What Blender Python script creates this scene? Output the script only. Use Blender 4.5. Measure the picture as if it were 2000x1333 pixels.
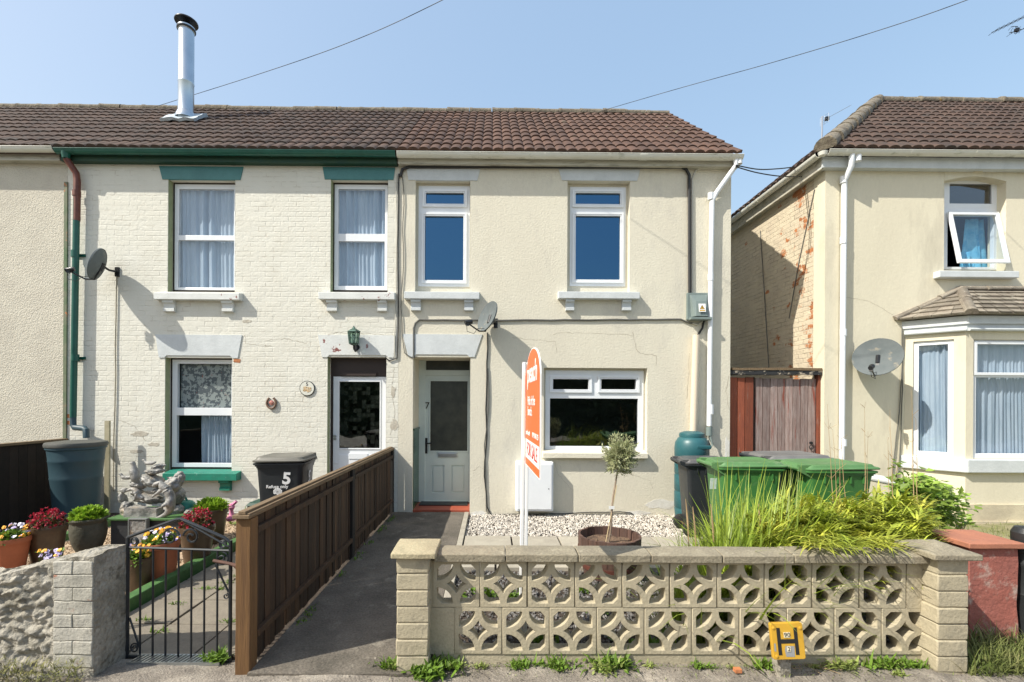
import bpy, bmesh, math, random
from mathutils import Vector, Matrix, noise, Quaternion
R=math.radians; rnd=random.Random(7)
for o in list(bpy.data.objects): bpy.data.objects.remove(o)
SC=bpy.context.scene; COL=SC.collection
# ---------------------------------------------------------------- camera
FP=900.0; CAMZ=1.64; VPX,VPY=960.0,788.0
CM=Matrix.Rotation(R(-0.4),3,'Z')@Matrix.Rotation(R(90),3,'X')@Matrix.Rotation(R(0.3),3,'Z')
_l=CM.transposed()@Vector((0,1,0))
CX=VPX-FP*_l.x/(-_l.z); CY=VPY+FP*_l.y/(-_l.z)
cam=bpy.data.cameras.new('camera'); camo=bpy.data.objects.new('camera',cam); COL.objects.link(camo)
cam.sensor_width=36; cam.lens=FP/2000*36; cam.shift_x=(1000-CX)/2000; cam.shift_y=(CY-666.5)/2000
cam.clip_start=.05; cam.clip_end=3000
camo.matrix_world=Matrix.Translation((0,0,CAMZ))@CM.to_4x4(); SC.camera=camo
def W(px,py,d):
    v=CM@Vector(((px-CX)/FP,-(py-CY)/FP,-1)); t=d/v.y
    return Vector((v.x*t,d,CAMZ+v.z*t))
def G(px,py,z=0.0):
    v=CM@Vector(((px-CX)/FP,-(py-CY)/FP,-1)); t=(z-CAMZ)/v.z
    return Vector((v.x*t,v.y*t,z))
def RC(l,t,r,b,d):
    a=W((l+r)/2,t,d); c=W((l+r)/2,b,d); e=W(l,(t+b)/2,d); g=W(r,(t+b)/2,d)
    return e.x,g.x,c.z,a.z      # x0,x1,z0,z1
# ---------------------------------------------------------------- light
SUND=Vector((1.95,1.0,-2.2)).normalized()
wd=bpy.data.worlds.new('World'); SC.world=wd; wd.use_nodes=True
nt=wd.node_tree; bg=nt.nodes['Background']; sky=nt.nodes.new('ShaderNodeTexSky'); sky.sky_type='NISHITA'
sky.sun_disc=False; sky.sun_elevation=R(45); sky.sun_rotation=math.atan2(-SUND.x,-SUND.y)
sky.air_density=1.2; sky.dust_density=3.2; sky.ozone_density=1.6; sky.altitude=0
gm_=nt.nodes.new('ShaderNodeGamma'); gm_.inputs[1].default_value=.36; nt.links.new(sky.outputs[0],gm_.inputs[0])
hs_=nt.nodes.new('ShaderNodeHueSaturation'); hs_.inputs['Saturation'].default_value=1.85; hs_.inputs['Value'].default_value=2.85; nt.links.new(gm_.outputs[0],hs_.inputs['Color'])
nt.links.new(hs_.outputs[0],bg.inputs[0]); bg.inputs[1].default_value=.15
sl=bpy.data.lights.new('sun','SUN'); sl.energy=4.7; sl.angle=R(.5); sl.color=(1,.94,.83)
so=bpy.data.objects.new('sun',sl); COL.objects.link(so); so.rotation_euler=SUND.to_track_quat('-Z','Y').to_euler(); so.location=(-10,-5,12)
vs=SC.view_settings; vs.view_transform='Standard'; vs.look='None'; vs.gamma=1; vs.use_curve_mapping=False; vs.exposure=.43
SC.render.resolution_x=1024; SC.render.resolution_y=682
# ---------------------------------------------------------------- mesh builder
class MB:
    def __init__(s): s.v=[]; s.f=[]; s.a=[]
    def add(s,vs_,fs,M=None,a=None):
        n=len(s.v)
        for p in vs_:
            p=Vector(p); s.v.append(M@p if M is not None else p)
        for q in fs: s.f.append(tuple(i+n for i in q)); s.a.append(a if a is not None else rnd.random())
        return s
    def box(s,x0,x1,y0,y1,z0,z1,M=None,a=None):
        return s.add([(x0,y0,z0),(x1,y0,z0),(x1,y1,z0),(x0,y1,z0),(x0,y0,z1),(x1,y0,z1),(x1,y1,z1),(x0,y1,z1)],
            [(0,3,2,1),(4,5,6,7),(0,1,5,4),(1,2,6,5),(2,3,7,6),(3,0,4,7)],M,a if a is not None else rnd.random())
    def loft(s,rings,cap0=True,cap1=True,closed=True,M=None,a=None):
        n=len(rings[0]); vv=[p for r in rings for p in r]; ff=[]
        for i in range(len(rings)-1):
            for j in range(n if closed else n-1):
                k=(j+1)%n; ff.append((i*n+j,i*n+k,(i+1)*n+k,(i+1)*n+j))
        if cap0: ff.append(tuple(range(n-1,-1,-1)))
        if cap1: ff.append(tuple((len(rings)-1)*n+j for j in range(n)))
        return s.add(vv,ff,M,a)
    def tube(s,pts,r,n=8,M=None,a=None,cap=True):
        pts=[Vector(p) for p in pts]; rings=[]
        if not isinstance(r,(list,tuple)): r=[r]*len(pts)
        up=None
        for i,p in enumerate(pts):
            t=(pts[min(i+1,len(pts)-1)]-pts[max(i-1,0)])
            if t.length<1e-9: t=Vector((0,0,1))
            t.normalize()
            if up is None: up=Vector((0,0,1)) if abs(t.z)<.9 else Vector((0,1,0))
            u=t.cross(up)
            if u.length<1e-4: u=t.cross(Vector((1,0,0)))
            u.normalize(); w=u.cross(t).normalized(); up=w
            rings.append([p+(u*math.cos(2*math.pi*k/n)+w*math.sin(2*math.pi*k/n))*r[i] for k in range(n)])
        return s.loft(rings,cap,cap,True,M,a)
    def lathe(s,prof,n=32,c=(0,0,0),M=None,cap0=True,cap1=True,a=None):
        rings=[[Vector((c[0]+r*math.cos(2*math.pi*k/n),c[1]+r*math.sin(2*math.pi*k/n),c[2]+z)) for k in range(n)] for r,z in prof]
        return s.loft(rings,cap0,cap1,True,M,a)
    def prism(s,poly,y0,y1,M=None,a=None):      # poly in x,z ; counter-clockwise seen from -y
        n=len(poly); vv=[(x,y0,z) for x,z in poly]+[(x,y1,z) for x,z in poly]
        ff=[tuple(range(n)),tuple(range(2*n-1,n-1,-1))]+[(j,j+n,(j+1)%n+n,(j+1)%n) for j in range(n)]
        return s.add(vv,ff,M,a)
    def holes(s,x0,x1,z0,z1,y0,y1,hs):          # slab with rectangular openings
        xs=sorted(set([x0,x1]+[v for h in hs for v in h[:2] if x0<v<x1])); zs=sorted(set([z0,z1]+[v for h in hs for v in h[2:4] if z0<v<z1]))
        ins=lambda x,z: any(h[0]<x<h[1] and h[2]<z<h[3] for h in hs)
        idx={}
        def V_(x,y,z):
            k=(round(x,5),round(y,5),round(z,5))
            if k not in idx: idx[k]=len(s.v); s.v.append(Vector((x,y,z)))
            return idx[k]
        sol={}
        for i in range(len(xs)-1):
            for j in range(len(zs)-1): sol[i,j]=not ins((xs[i]+xs[i+1])/2,(zs[j]+zs[j+1])/2)
        q=lambda *c:(s.f.append(tuple(V_(*p) for p in c)),s.a.append(.5))
        for (i,j),ok in sol.items():
            if not ok: continue
            a,b,c,d=xs[i],xs[i+1],zs[j],zs[j+1]
            q((a,y0,c),(b,y0,c),(b,y0,d),(a,y0,d)); q((b,y1,c),(a,y1,c),(a,y1,d),(b,y1,d))
            if not sol.get((i-1,j)): q((a,y1,c),(a,y0,c),(a,y0,d),(a,y1,d))
            if not sol.get((i+1,j)): q((b,y0,c),(b,y1,c),(b,y1,d),(b,y0,d))
            if not sol.get((i,j-1)): q((a,y1,c),(b,y1,c),(b,y0,c),(a,y0,c))
            if not sol.get((i,j+1)): q((a,y0,d),(b,y0,d),(b,y1,d),(a,y1,d))
        return s
    def gridbox(s,x0,x1,y0,y1,z0,z1,nx,ny,nz,fn=None):
        idx={}; L=lambda a,b,n,i:a+(b-a)*i/n
        def V_(i,j,k):
            if (i,j,k) not in idx:
                p=Vector((L(x0,x1,nx,i),L(y0,y1,ny,j),L(z0,z1,nz,k)))
                nn=Vector(((i==nx)-(i==0),(j==ny)-(j==0),(k==nz)-(k==0)))
                if fn: p=fn(p,nn)
                idx[i,j,k]=len(s.v); s.v.append(p)
            return idx[i,j,k]
        def q(*c): s.f.append(tuple(V_(*p) for p in c)); s.a.append(.5)
        for i in range(nx):
            for k in range(nz):
                q((i,0,k),(i+1,0,k),(i+1,0,k+1),(i,0,k+1)); q((i+1,ny,k),(i,ny,k),(i,ny,k+1),(i+1,ny,k+1))
            for j in range(ny):
                q((i,j,nz),(i+1,j,nz),(i+1,j+1,nz),(i,j+1,nz)); q((i,j+1,0),(i+1,j+1,0),(i+1,j,0),(i,j,0))
        for j in range(ny):
            for k in range(nz):
                q((nx,j,k),(nx,j+1,k),(nx,j+1,k+1),(nx,j,k+1)); q((0,j+1,k),(0,j,k),(0,j,k+1),(0,j+1,k+1))
        return s
WM={}
def wm(o): return WM.get(o.name,Matrix.Identity(4))
def build(name,mb,m,parent=None,smooth=None,bevel=None,M=None,fixn=False):
    vv=[tuple(M@p) if M is not None else tuple(p) for p in mb.v]
    me=bpy.data.meshes.new(name); me.from_pydata(vv,[],mb.f); me.update()
    at=me.attributes.new('rnd','FLOAT','FACE'); at.data.foreach_set('value',mb.a[:len(me.polygons)])
    if fixn:
        b=bmesh.new(); b.from_mesh(me); bmesh.ops.recalc_face_normals(b,faces=b.faces); b.to_mesh(me); b.free()
    me.materials.append(m)
    if smooth is not None:
        me.polygons.foreach_set('use_smooth',[True]*len(me.polygons)); me.set_sharp_from_angle(angle=R(smooth))
    return link(name,me,parent,bevel)
def link(name,me,parent=None,bevel=None):
    o=bpy.data.objects.new(name,me); COL.objects.link(o)
    if parent is None:
        c=[v.co for v in me.vertices]
        if c:
            b=Vector(((min(p.x for p in c)+max(p.x for p in c))/2,(min(p.y for p in c)+max(p.y for p in c))/2,min(p.z for p in c)))
            me.transform(Matrix.Translation(-b)); o.location=b; WM[o.name]=Matrix.Translation(b)
    else:
        o.parent=parent; o.matrix_parent_inverse=wm(parent).inverted(); WM[o.name]=Matrix.Identity(4)
    if bevel:
        md=o.modifiers.new('bevel','BEVEL'); md.width=bevel; md.segments=2; md.limit_method='ANGLE'; md.angle_limit=R(40)
    return o
def tag(o,label,cat=None,group=None,kind=None):
    if label: o['label']=label
    if cat: o['category']=cat
    if group: o['group']=group
    if kind: o['kind']=kind
    return o
def thing(name,label,cat,loc=(0,0,0),group=None):
    o=bpy.data.objects.new(name,None); COL.objects.link(o); o.location=loc; o.empty_display_size=.1
    WM[o.name]=Matrix.Translation(loc); return tag(o,label,cat,group)
def struct(name,mb,m,kind='structure',**k):
    o=build(name,mb,m,None,**k); o['kind']=kind; return o
def text(s,size,m,parent,M,name='lettering',sx=1,bold=0,ext=.0008):
    c=bpy.data.curves.new(name,'FONT'); c.body=s; c.size=size; c.align_x='CENTER'; c.align_y='CENTER'; c.extrude=ext; c.offset=bold
    t=bpy.data.objects.new('tmp',c); COL.objects.link(t); bpy.context.view_layer.update()
    me=bpy.data.meshes.new_from_object(t.evaluated_get(bpy.context.evaluated_depsgraph_get()))
    bpy.data.objects.remove(t); me.name=name
    me.transform(Matrix.Diagonal((sx,1,1,1))); me.transform(M); me.materials.clear(); me.materials.append(m)
    return link(name,me,parent)
def face_M(loc,nrm=(0,-1,0),up=(0,0,1)):     # local x right, y up, z out of the surface
    n=Vector(nrm).normalized(); u=Vector(up); x=u.cross(n).normalized(); u=n.cross(x)
    m=Matrix((x,u,n)).transposed().to_4x4(); m.translation=Vector(loc); return m
# ---------------------------------------------------------------- materials
MT={}
def mat(name,col,col2=None,rough=.8,ns=6,bump=0,bs=60,metal=0,spec=.5,contrast=(.35,.65),fine=.0,attr=0,stain=None,ssc=2,sth=(.55,.7),detail=6,trans=0,aniso=None,anb=True):
    """noise mix of two colours + optional second stain colour + bump; attr: amount of per-face value variation"""
    if name in MT: return MT[name]
    m=bpy.data.materials.new(name); m.use_nodes=True; N=m.node_tree.nodes; Lk=m.node_tree.links.new; b=N['Principled BSDF']
    tc=N.new('ShaderNodeTexCoord'); vec=tc.outputs['Object']
    vec0=vec
    if aniso:
        mp=N.new('ShaderNodeMapping'); mp.inputs['Scale'].default_value=aniso; Lk(vec,mp.inputs[0]); vec=mp.outputs[0]
    def nz(scale,det=detail,rg=.6,vv=None):
        n=N.new('ShaderNodeTexNoise'); n.inputs['Scale'].default_value=scale; n.inputs['Detail'].default_value=det; n.inputs['Roughness'].default_value=rg; Lk(vv or vec,n.inputs['Vector']); return n.outputs['Fac']
    def ramp(fac,lo,hi):
        r=N.new('ShaderNodeMapRange'); r.inputs[1].default_value=lo; r.inputs[2].default_value=hi; Lk(fac,r.inputs[0]); return r.outputs[0]
    def mix(f,a,c,bt='MIX'):
        x=N.new('ShaderNodeMix'); x.data_type='RGBA'; x.blend_type=bt
        for i,vv in ((6,a),(7,c)):
            if isinstance(vv,tuple): x.inputs[i].default_value=(*vv[:3],1)
            else: Lk(vv,x.inputs[i])
        if isinstance(f,(int,float)): x.inputs[0].default_value=f
        else: Lk(f,x.inputs[0])
        return x.outputs[2]
    out=col
    if col2: out=mix(ramp(nz(ns),*contrast),col,col2)
    if stain:
        out=mix(ramp(nz(ssc,8,.65),*sth),out,stain)
    if fine:
        f=ramp(nz(bs*1.5,3),.3,.7); r=N.new('ShaderNodeMix'); r.data_type='FLOAT'; r.inputs[2].default_value=1-fine; r.inputs[3].default_value=1+fine*.6; Lk(f,r.inputs[0])
        cc=N.new('ShaderNodeCombineColor')
        for i in range(3): Lk(r.outputs[0],cc.inputs[i])
        out=mix(1.0,out,cc.outputs[0],'MULTIPLY')
    if attr:
        at=N.new('ShaderNodeAttribute'); at.attribute_name='rnd'
        r=N.new('ShaderNodeMapRange'); r.inputs[3].default_value=1-attr; r.inputs[4].default_value=1+attr; Lk(at.outputs['Fac'],r.inputs[0])
        cc=N.new('ShaderNodeCombineColor')
        for i in range(3): Lk(r.outputs[0],cc.inputs[i])
        out=mix(1.0,out,cc.outputs[0],'MULTIPLY')
    if isinstance(out,tuple): b.inputs['Base Color'].default_value=(*out,1)
    else: Lk(out,b.inputs['Base Color'])
    b.inputs['Roughness'].default_value=rough; b.inputs['Metallic'].default_value=metal; b.inputs['Specular IOR Level'].default_value=spec
    if bump:
        bp=N.new('ShaderNodeBump'); bp.inputs['Strength'].default_value=1; bp.inputs['Distance'].default_value=bump
        Lk(nz(bs,5,.6,vec if anb else vec0),bp.inputs['Height']); Lk(bp.outputs[0],b.inputs['Normal'])
    if trans:
        t=N.new('ShaderNodeBsdfTranslucent'); mx=N.new('ShaderNodeMixShader'); mx.inputs[0].default_value=trans
        if isinstance(out,tuple): t.inputs[0].default_value=(*out,1)
        else: Lk(out,t.inputs[0])
        Lk(b.outputs[0],mx.inputs[1]); Lk(t.outputs[0],mx.inputs[2]); Lk(mx.outputs[0],N['Material Output'].inputs[0])
    MT[name]=m; return m
def brickmat(name,col,col2,brickc,mortar_dark,plane='XZ',bw=.225,bh=.075,ms=.007,bump=.006,chip=None,chipc=(.5,.18,.07),rough=.75,relief=1,mortc=None,shift=None):
    m=bpy.data.materials.new(name); m.use_nodes=True; N=m.node_tree.nodes; Lk=m.node_tree.links.new; b=N['Principled BSDF']
    tc=N.new('ShaderNodeTexCoord'); sp=N.new('ShaderNodeSeparateXYZ'); Lk(tc.outputs['Object'],sp.inputs[0])
    cb=N.new('ShaderNodeCombineXYZ'); Lk(sp.outputs['X' if plane[0]=='X' else 'Y'],cb.inputs[0]); Lk(sp.outputs['Z' if plane[1]=='Z' else 'Y'],cb.inputs[1])
    n0=N.new('ShaderNodeTexNoise'); n0.inputs['Scale'].default_value=7; n0.inputs['Detail'].default_value=3; Lk(tc.outputs['Object'],n0.inputs['Vector'])
    vm=N.new('ShaderNodeVectorMath'); vm.operation='MULTIPLY_ADD'; vm.inputs[1].default_value=(.022,.022,0); Lk(n0.outputs['Color'],vm.inputs[0]); Lk(cb.outputs[0],vm.inputs[2])
    br=N.new('ShaderNodeTexBrick'); Lk(vm.outputs[0],br.inputs['Vector']); br.inputs['Scale'].default_value=1; br.inputs['Brick Width'].default_value=bw; br.inputs['Row Height'].default_value=bh
    br.inputs['Mortar Size'].default_value=ms; br.inputs['Mortar Smooth'].default_value=.6; br.inputs['Bias'].default_value=0
    br.inputs['Color1'].default_value=(0,0,0,1); br.inputs['Color2'].default_value=(1,1,1,1)
    def nz(scale,det=6,rg=.6,v=None):
        n=N.new('ShaderNodeTexNoise'); n.inputs['Scale'].default_value=scale; n.inputs['Detail'].default_value=det; n.inputs['Roughness'].default_value=rg; Lk(tc.outputs['Object'],n.inputs['Vector']); return n.outputs['Fac']
    def mr(f,a,c,x=0,y=1):
        r=N.new('ShaderNodeMapRange'); r.inputs[1].default_value=a; r.inputs[2].default_value=c; r.inputs[3].default_value=x; r.inputs[4].default_value=y; Lk(f,r.inputs[0]); return r.outputs[0]
    def mth(op,a,c):
        r=N.new('ShaderNodeMath'); r.operation=op
        for i,x in enumerate((a,c)):
            if isinstance(x,(int,float)): r.inputs[i].default_value=x
            else: Lk(x,r.inputs[i])
        return r.outputs[0]
    def mix(f,a,c):
        x=N.new('ShaderNodeMix'); x.data_type='RGBA'
        for i,vv in ((6,a),(7,c)):
            if isinstance(vv,tuple): x.inputs[i].default_value=(*vv,1)
            else: Lk(vv,x.inputs[i])
        if isinstance(f,(int,float)): x.inputs[0].default_value=f
        else: Lk(f,x.inputs[0])
        return x.outputs[2]
    out=mix(mr(nz(3),.35,.65),col,col2)
    out=mix(mth('MULTIPLY',br.outputs['Color'],.22),out,brickc)
    mo=br.outputs['Fac']
    mk=mth('MULTIPLY',mo,mr(nz(4.5,6,.7),.52,.70,0,.75)) if not mortc else mth('MULTIPLY',mo,.9)
    out=mix(mk,out,mortc or mortar_dark)
    if chip:
        # worn paint: bare brick shows in patches that cluster at one end of the wall
        ax=sp.outputs['Y' if plane[0]=='Y' else 'X']
        g=mr(ax,chip[0],chip[1]); s_=mth('ADD',nz(2.6,8,.7),mth('MULTIPLY',mth('SUBTRACT',g,.5),.22))
        s_=mth('ADD',s_,mth('MULTIPLY',br.outputs['Color'],.07))
        out=mix(mr(s_,chip[2],chip[2]+.03),out,mix(mr(nz(14),.3,.7),chipc,tuple(c*.6 for c in chipc)))
    Lk(out,b.inputs['Base Color']); b.inputs['Roughness'].default_value=rough; b.inputs['Specular IOR Level'].default_value=.3
    h=mth('ADD',mth('MULTIPLY',mth('MULTIPLY',mo,-1*relief),mr(nz(3.2,6,.7),.46,.66,.06,1)),mth('ADD',mth('MULTIPLY',nz(28,5),.55),mth('ADD',mth('MULTIPLY',nz(6,4),.9),mth('MULTIPLY',br.outputs['Color'],.25*relief))))
    bp=N.new('ShaderNodeBump'); bp.inputs['Distance'].default_value=bump; Lk(h,bp.inputs['Height']); Lk(bp.outputs[0],b.inputs['Normal'])
    MT[name]=m; return m
def glassmat(name,refl=.12,tint=(.9,.95,.97),gcol=(1,1,1),rough=.01):
    m=bpy.data.materials.new(name); m.use_nodes=True; N=m.node_tree.nodes; Lk=m.node_tree.links.new; N.remove(N['Principled BSDF'])
    t=N.new('ShaderNodeBsdfTransparent'); t.inputs[0].default_value=(*tint,1); g=N.new('ShaderNodeBsdfGlossy'); g.inputs['Roughness'].default_value=rough; g.inputs[0].default_value=(*gcol,1)
    tcg=N.new('ShaderNodeTexCoord'); ng=N.new('ShaderNodeTexNoise'); ng.inputs['Scale'].default_value=1.6; Lk(tcg.outputs['Object'],ng.inputs['Vector']); bg_=N.new('ShaderNodeBump'); bg_.inputs['Distance'].default_value=.008; Lk(ng.outputs['Fac'],bg_.inputs['Height']); Lk(bg_.outputs[0],g.inputs['Normal'])
    lw=N.new('ShaderNodeLayerWeight'); fr=N.new('ShaderNodeMath'); fr.operation='POWER'; fr.inputs[1].default_value=4.0; Lk(lw.outputs['Facing'],fr.inputs[0]); a=N.new('ShaderNodeMath'); a.operation='ADD'; a.use_clamp=True; a.inputs[1].default_value=refl; Lk(fr.outputs[0],a.inputs[0])
    x=N.new('ShaderNodeMixShader'); Lk(a.outputs[0],x.inputs[0]); Lk(t.outputs[0],x.inputs[1]); Lk(g.outputs[0],x.inputs[2]); Lk(x.outputs[0],N['Material Output'].inputs[0])
    m.use_transparent_shadow=True; MT[name]=m; return m
mCream=mat('cream_render',(.69,.655,.54),(.66,.62,.51),rough=.85,ns=2.5,bump=.006,bs=38,fine=.05,stain=(.54,.51,.44),ssc=2.4,sth=(.55,.8),aniso=(1,1,.4),anb=False)
mBrickB=brickmat('painted_brick',(.71,.70,.625),(.68,.665,.585),(.66,.645,.56),(.42,.37,.29),bump=.008,ms=.008,relief=.55)
mPebble=mat('roughcast_render',(.66,.62,.52),(.60,.56,.47),rough=.95,ns=3,bump=.02,bs=55,fine=.12,stain=(.55,.51,.43),ssc=1.5,sth=(.55,.85))
mYel=mat('yellow_render',(.72,.67,.52),(.67,.62,.48),rough=.85,ns=1.6,bump=.003,bs=30,fine=.03,stain=(.50,.46,.36),ssc=2.2,sth=(.54,.78),aniso=(1,1,.28),anb=False)
mBrickD=brickmat('peeling_brick',(.66,.58,.43),(.58,.50,.38),(.50,.42,.31),(.16,.10,.07),plane='YZ',bump=.016,chip=(9.6,6.9,.655),chipc=(.55,.22,.09))
mBare=brickmat('orange_patch',(.52,.2,.08),(.42,.16,.07),(.5,.24,.12),(.5,.42,.34),bump=.006)
mDoor7=mat('sage_door_upvc',(.60,.68,.66),(.56,.64,.62),rough=.35,ns=5)
mWhite=mat('white_upvc',(.80,.83,.86),(.76,.79,.82),rough=.28,ns=4)
mWhiteP=mat('white_paint',(.62,.655,.665),(.54,.575,.585),rough=.6,ns=5,bump=.003,bs=40,fine=.04)
mSillPeel=mat('flaking_white_paint',(.70,.72,.70),(.62,.64,.62),rough=.6,ns=5,bump=.003,bs=40,stain=(.22,.07,.06),ssc=7,sth=(.61,.64))
mTeal=mat('teal_paint',(.045,.175,.18),(.06,.21,.21),rough=.5,ns=5,bump=.002,bs=30,fine=.08)
mGreenG=mat('green_gloss',(.008,.085,.062),(.012,.105,.078),rough=.3,ns=8,bump=.001,bs=30)
mGreenSill=mat('green_sill_paint',(.015,.22,.15),(.02,.17,.12),rough=.45,ns=10,bump=.002,bs=40,stain=(.35,.42,.38),ssc=16,sth=(.64,.7))
mRed=mat('red_lead_pipe',(.17,.055,.035),(.11,.03,.022),rough=.5,ns=12)
mGutW=mat('weathered_gutter',(.72,.72,.66),(.66,.65,.57),rough=.45,ns=3,stain=(.33,.34,.26),ssc=9,sth=(.56,.75),aniso=(.5,1,1.5))
mFascia=mat('dirty_fascia',(.52,.50,.42),(.40,.38,.31),rough=.7,ns=8,stain=(.12,.11,.09),ssc=8,sth=(.55,.8),aniso=(.4,1,3))
mFasG=mat('dark_green_fascia',(.01,.05,.035),(.02,.06,.03),rough=.6)
mBlackC=mat('black_cable',(.02,.02,.02),rough=.5)
mGreyC=mat('grey_cable',(.12,.12,.11),rough=.6)
mWhC=mat('dirty_white_cable',(.5,.49,.43),rough=.6)
mGal=mat('stainless_steel',(.55,.60,.63),(.47,.52,.56),rough=.3,metal=1,ns=3)
mLead=mat('lead_flashing',(.55,.62,.66),(.42,.48,.52),rough=.55,metal=.3,ns=10,bump=.01,bs=12)
mBlkM=mat('black_metal',(.02,.022,.025),(.03,.032,.035),rough=.35,metal=.3,ns=10)
mDark=mat('dark_interior',(.025,.025,.028),rough=.9)
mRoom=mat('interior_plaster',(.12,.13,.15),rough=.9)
mGl=glassmat('window_glass',.10)
mGlC=glassmat('curtained_glass',.10,(.97,.985,1),(.8,.92,1))
mGlBlue=glassmat('blue_reflecting_glass',.44,(.25,.38,.55),(.12,.30,.52))  # blue tint in the gloss stands in for a deeper sky reflection
mGlDark=glassmat('dark_glass',.13,(.5,.52,.55))
mGlOpen=glassmat('clear_glass',.05,(.92,.95,.97))
mGlFrost=mat('obscured_glass',(.035,.04,.036),(.06,.066,.055),rough=.3,ns=7,bump=.001,bs=150)
mCurt=mat('net_curtain',(.62,.74,.86),(.42,.55,.68),rough=.9,ns=14,trans=.35,aniso=(1,1,.12),contrast=(.3,.7))  # vertical pale streaks in the colour imitate light on the folds
mCurtBlue=mat('blue_curtain',(.10,.45,.72),(.25,.62,.82),rough=.9,ns=10,trans=.2)
mTile=mat('brown_roof_tile',(.115,.062,.041),(.075,.042,.030),rough=.85,ns=9,bump=.004,bs=90,fine=.2,attr=.22,stain=(.16,.14,.09),ssc=5,sth=(.64,.74))
mTile2=mat('dark_brown_roof_tile',(.088,.052,.036),(.060,.038,.029),rough=.85,ns=9,bump=.004,bs=90,fine=.2,attr=.22,stain=(.05,.042,.035),ssc=3.5,sth=(.5,.7))
mRidge=mat('lichened_ridge',(.15,.125,.095),(.25,.22,.165),rough=.95,ns=9,bump=.02,bs=25,fine=.25,stain=(.42,.26,.05),ssc=4,sth=(.66,.7))
mGreyTile=mat('grey_bay_tile',(.20,.17,.135),(.28,.25,.20),rough=.9,ns=7,bump=.008,bs=50,fine=.25,attr=.3,stain=(.5,.47,.4),ssc=9,sth=(.64,.7))
mWoodD=mat('dark_fence_wood',(.062,.033,.015),(.036,.019,.010),rough=.8,ns=5,bump=.004,bs=22,attr=.5,aniso=(6,6,.6),fine=.15)
mWoodP=mat('brown_post_wood',(.17,.088,.030),(.115,.058,.022),rough=.75,ns=5,bump=.003,bs=18,aniso=(7,7,.5),fine=.12)
mWoodRail=mat('weathered_rail_wood',(.22,.155,.09),(.14,.095,.052),rough=.85,ns=6,bump=.004,bs=18,aniso=(7,.6,7),fine=.15)
mWoodBlk=mat('black_stained_wood',(.014,.012,.010),(.02,.016,.013),rough=.85,ns=6)
mGateR=mat('red_stained_boards',(.28,.075,.035),(.20,.055,.03),rough=.8,ns=8,bump=.004,bs=25,attr=.2,aniso=(5,5,.6),stain=(.34,.22,.17),ssc=5,sth=(.6,.72),fine=.15)
mGateG=mat('faded_grey_boards',(.36,.29,.27),(.25,.17,.15),rough=.9,ns=8,bump=.005,bs=25,attr=.28,aniso=(5,5,.5),stain=(.25,.065,.04),ssc=3.0,sth=(.56,.66),fine=.15)
mConc=mat('path_concrete',(.17,.148,.12),(.10,.088,.07),rough=.95,ns=3.5,bump=.010,bs=45,fine=.35,stain=(.26,.235,.19),ssc=6,sth=(.58,.72))
mPave=mat('pavement_tarmac',(.30,.265,.22),(.20,.175,.145),rough=.95,ns=7,bump=.014,bs=70,fine=.35,stain=(.42,.375,.31),ssc=5,sth=(.5,.7))
mSlab=mat('paving_slab_stone',(.40,.37,.30),(.33,.30,.245),rough=.9,ns=6,bump=.003,bs=60,attr=.1,fine=.12)
mSlabB=mat('path_slab_stone',(.25,.22,.17),(.19,.165,.13),rough=.9,ns=6,bump=.004,bs=60,attr=.12,fine=.15)
mSoil=mat('dark_soil',(.05,.038,.028),(.08,.06,.045),rough=1,ns=9,bump=.03,bs=30)
mGround=mat('earth',(.13,.12,.08),(.09,.10,.05),rough=1,ns=4,bump=.02,bs=30)
mGrav=mat('pale_gravel',(.62,.58,.52),(.5,.46,.4),rough=.9,attr=.38,ns=12)
mPea=mat('pea_shingle',(.48,.36,.24),(.38,.29,.20),rough=.9,attr=.38,ns=12)
mBlock=mat('cast_block_paint',(.46,.405,.285),(.38,.335,.235),rough=.85,ns=5,bump=.005,bs=45,fine=.1,stain=(.25,.225,.17),ssc=6,sth=(.54,.76))
mCoping=mat('weathered_coping',(.30,.265,.19),(.23,.20,.145),rough=.95,ns=7,bump=.007,bs=50,fine=.25,stain=(.42,.38,.28),ssc=12,sth=(.58,.72))
mStone=mat('rubble_stone',(.46,.43,.365),(.27,.25,.20),rough=.95,ns=6,bump=.03,bs=30,fine=.25,stain=(.16,.145,.11),ssc=11,sth=(.56,.66))  # dark stain noise colours mortar and paints shade into crevices
mPier=brickmat('old_brick_pier',(.40,.38,.32),(.33,.32,.27),(.40,.34,.26),(.12,.1,.07),bump=.012,bw=.225,bh=.078,chip=(-3,-2.3,.60),chipc=(.32,.15,.09),relief=1.6)
mPink=mat('red_painted_masonry',(.36,.12,.09),(.28,.10,.08),rough=.85,ns=4,bump=.008,bs=30,fine=.1,stain=(.46,.36,.31),ssc=7,sth=(.52,.66))
mTerraSlab=mat('terracotta_slab',(.42,.17,.10),(.34,.14,.09),rough=.85,ns=6,fine=.15,stain=(.25,.15,.11),ssc=9,sth=(.58,.75))
mTerra=mat('terracotta',(.42,.13,.055),(.34,.105,.045),rough=.75,ns=6,bump=.002,bs=50,fine=.06)
mGlaze=mat('brown_glaze',(.06,.038,.022),(.10,.062,.035),rough=.32,ns=8)
mStonePot=mat('mossy_stone_pot',(.10,.095,.07),(.06,.06,.042),rough=.8,ns=8,bump=.01,bs=25)
mPlastG=mat('green_plastic',(.045,.165,.04),(.055,.19,.05),rough=.45,ns=3,stain=(.13,.22,.11),ssc=9,sth=(.62,.8),fine=.08,bump=.001,bs=60)
mPlastLid=mat('faded_green_plastic',(.10,.225,.085),(.08,.19,.065),rough=.5,ns=5,stain=(.22,.26,.17),ssc=7,sth=(.58,.8),fine=.1)
mPlastK=mat('black_plastic',(.02,.024,.028),(.028,.032,.036),rough=.4,ns=3)
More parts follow.
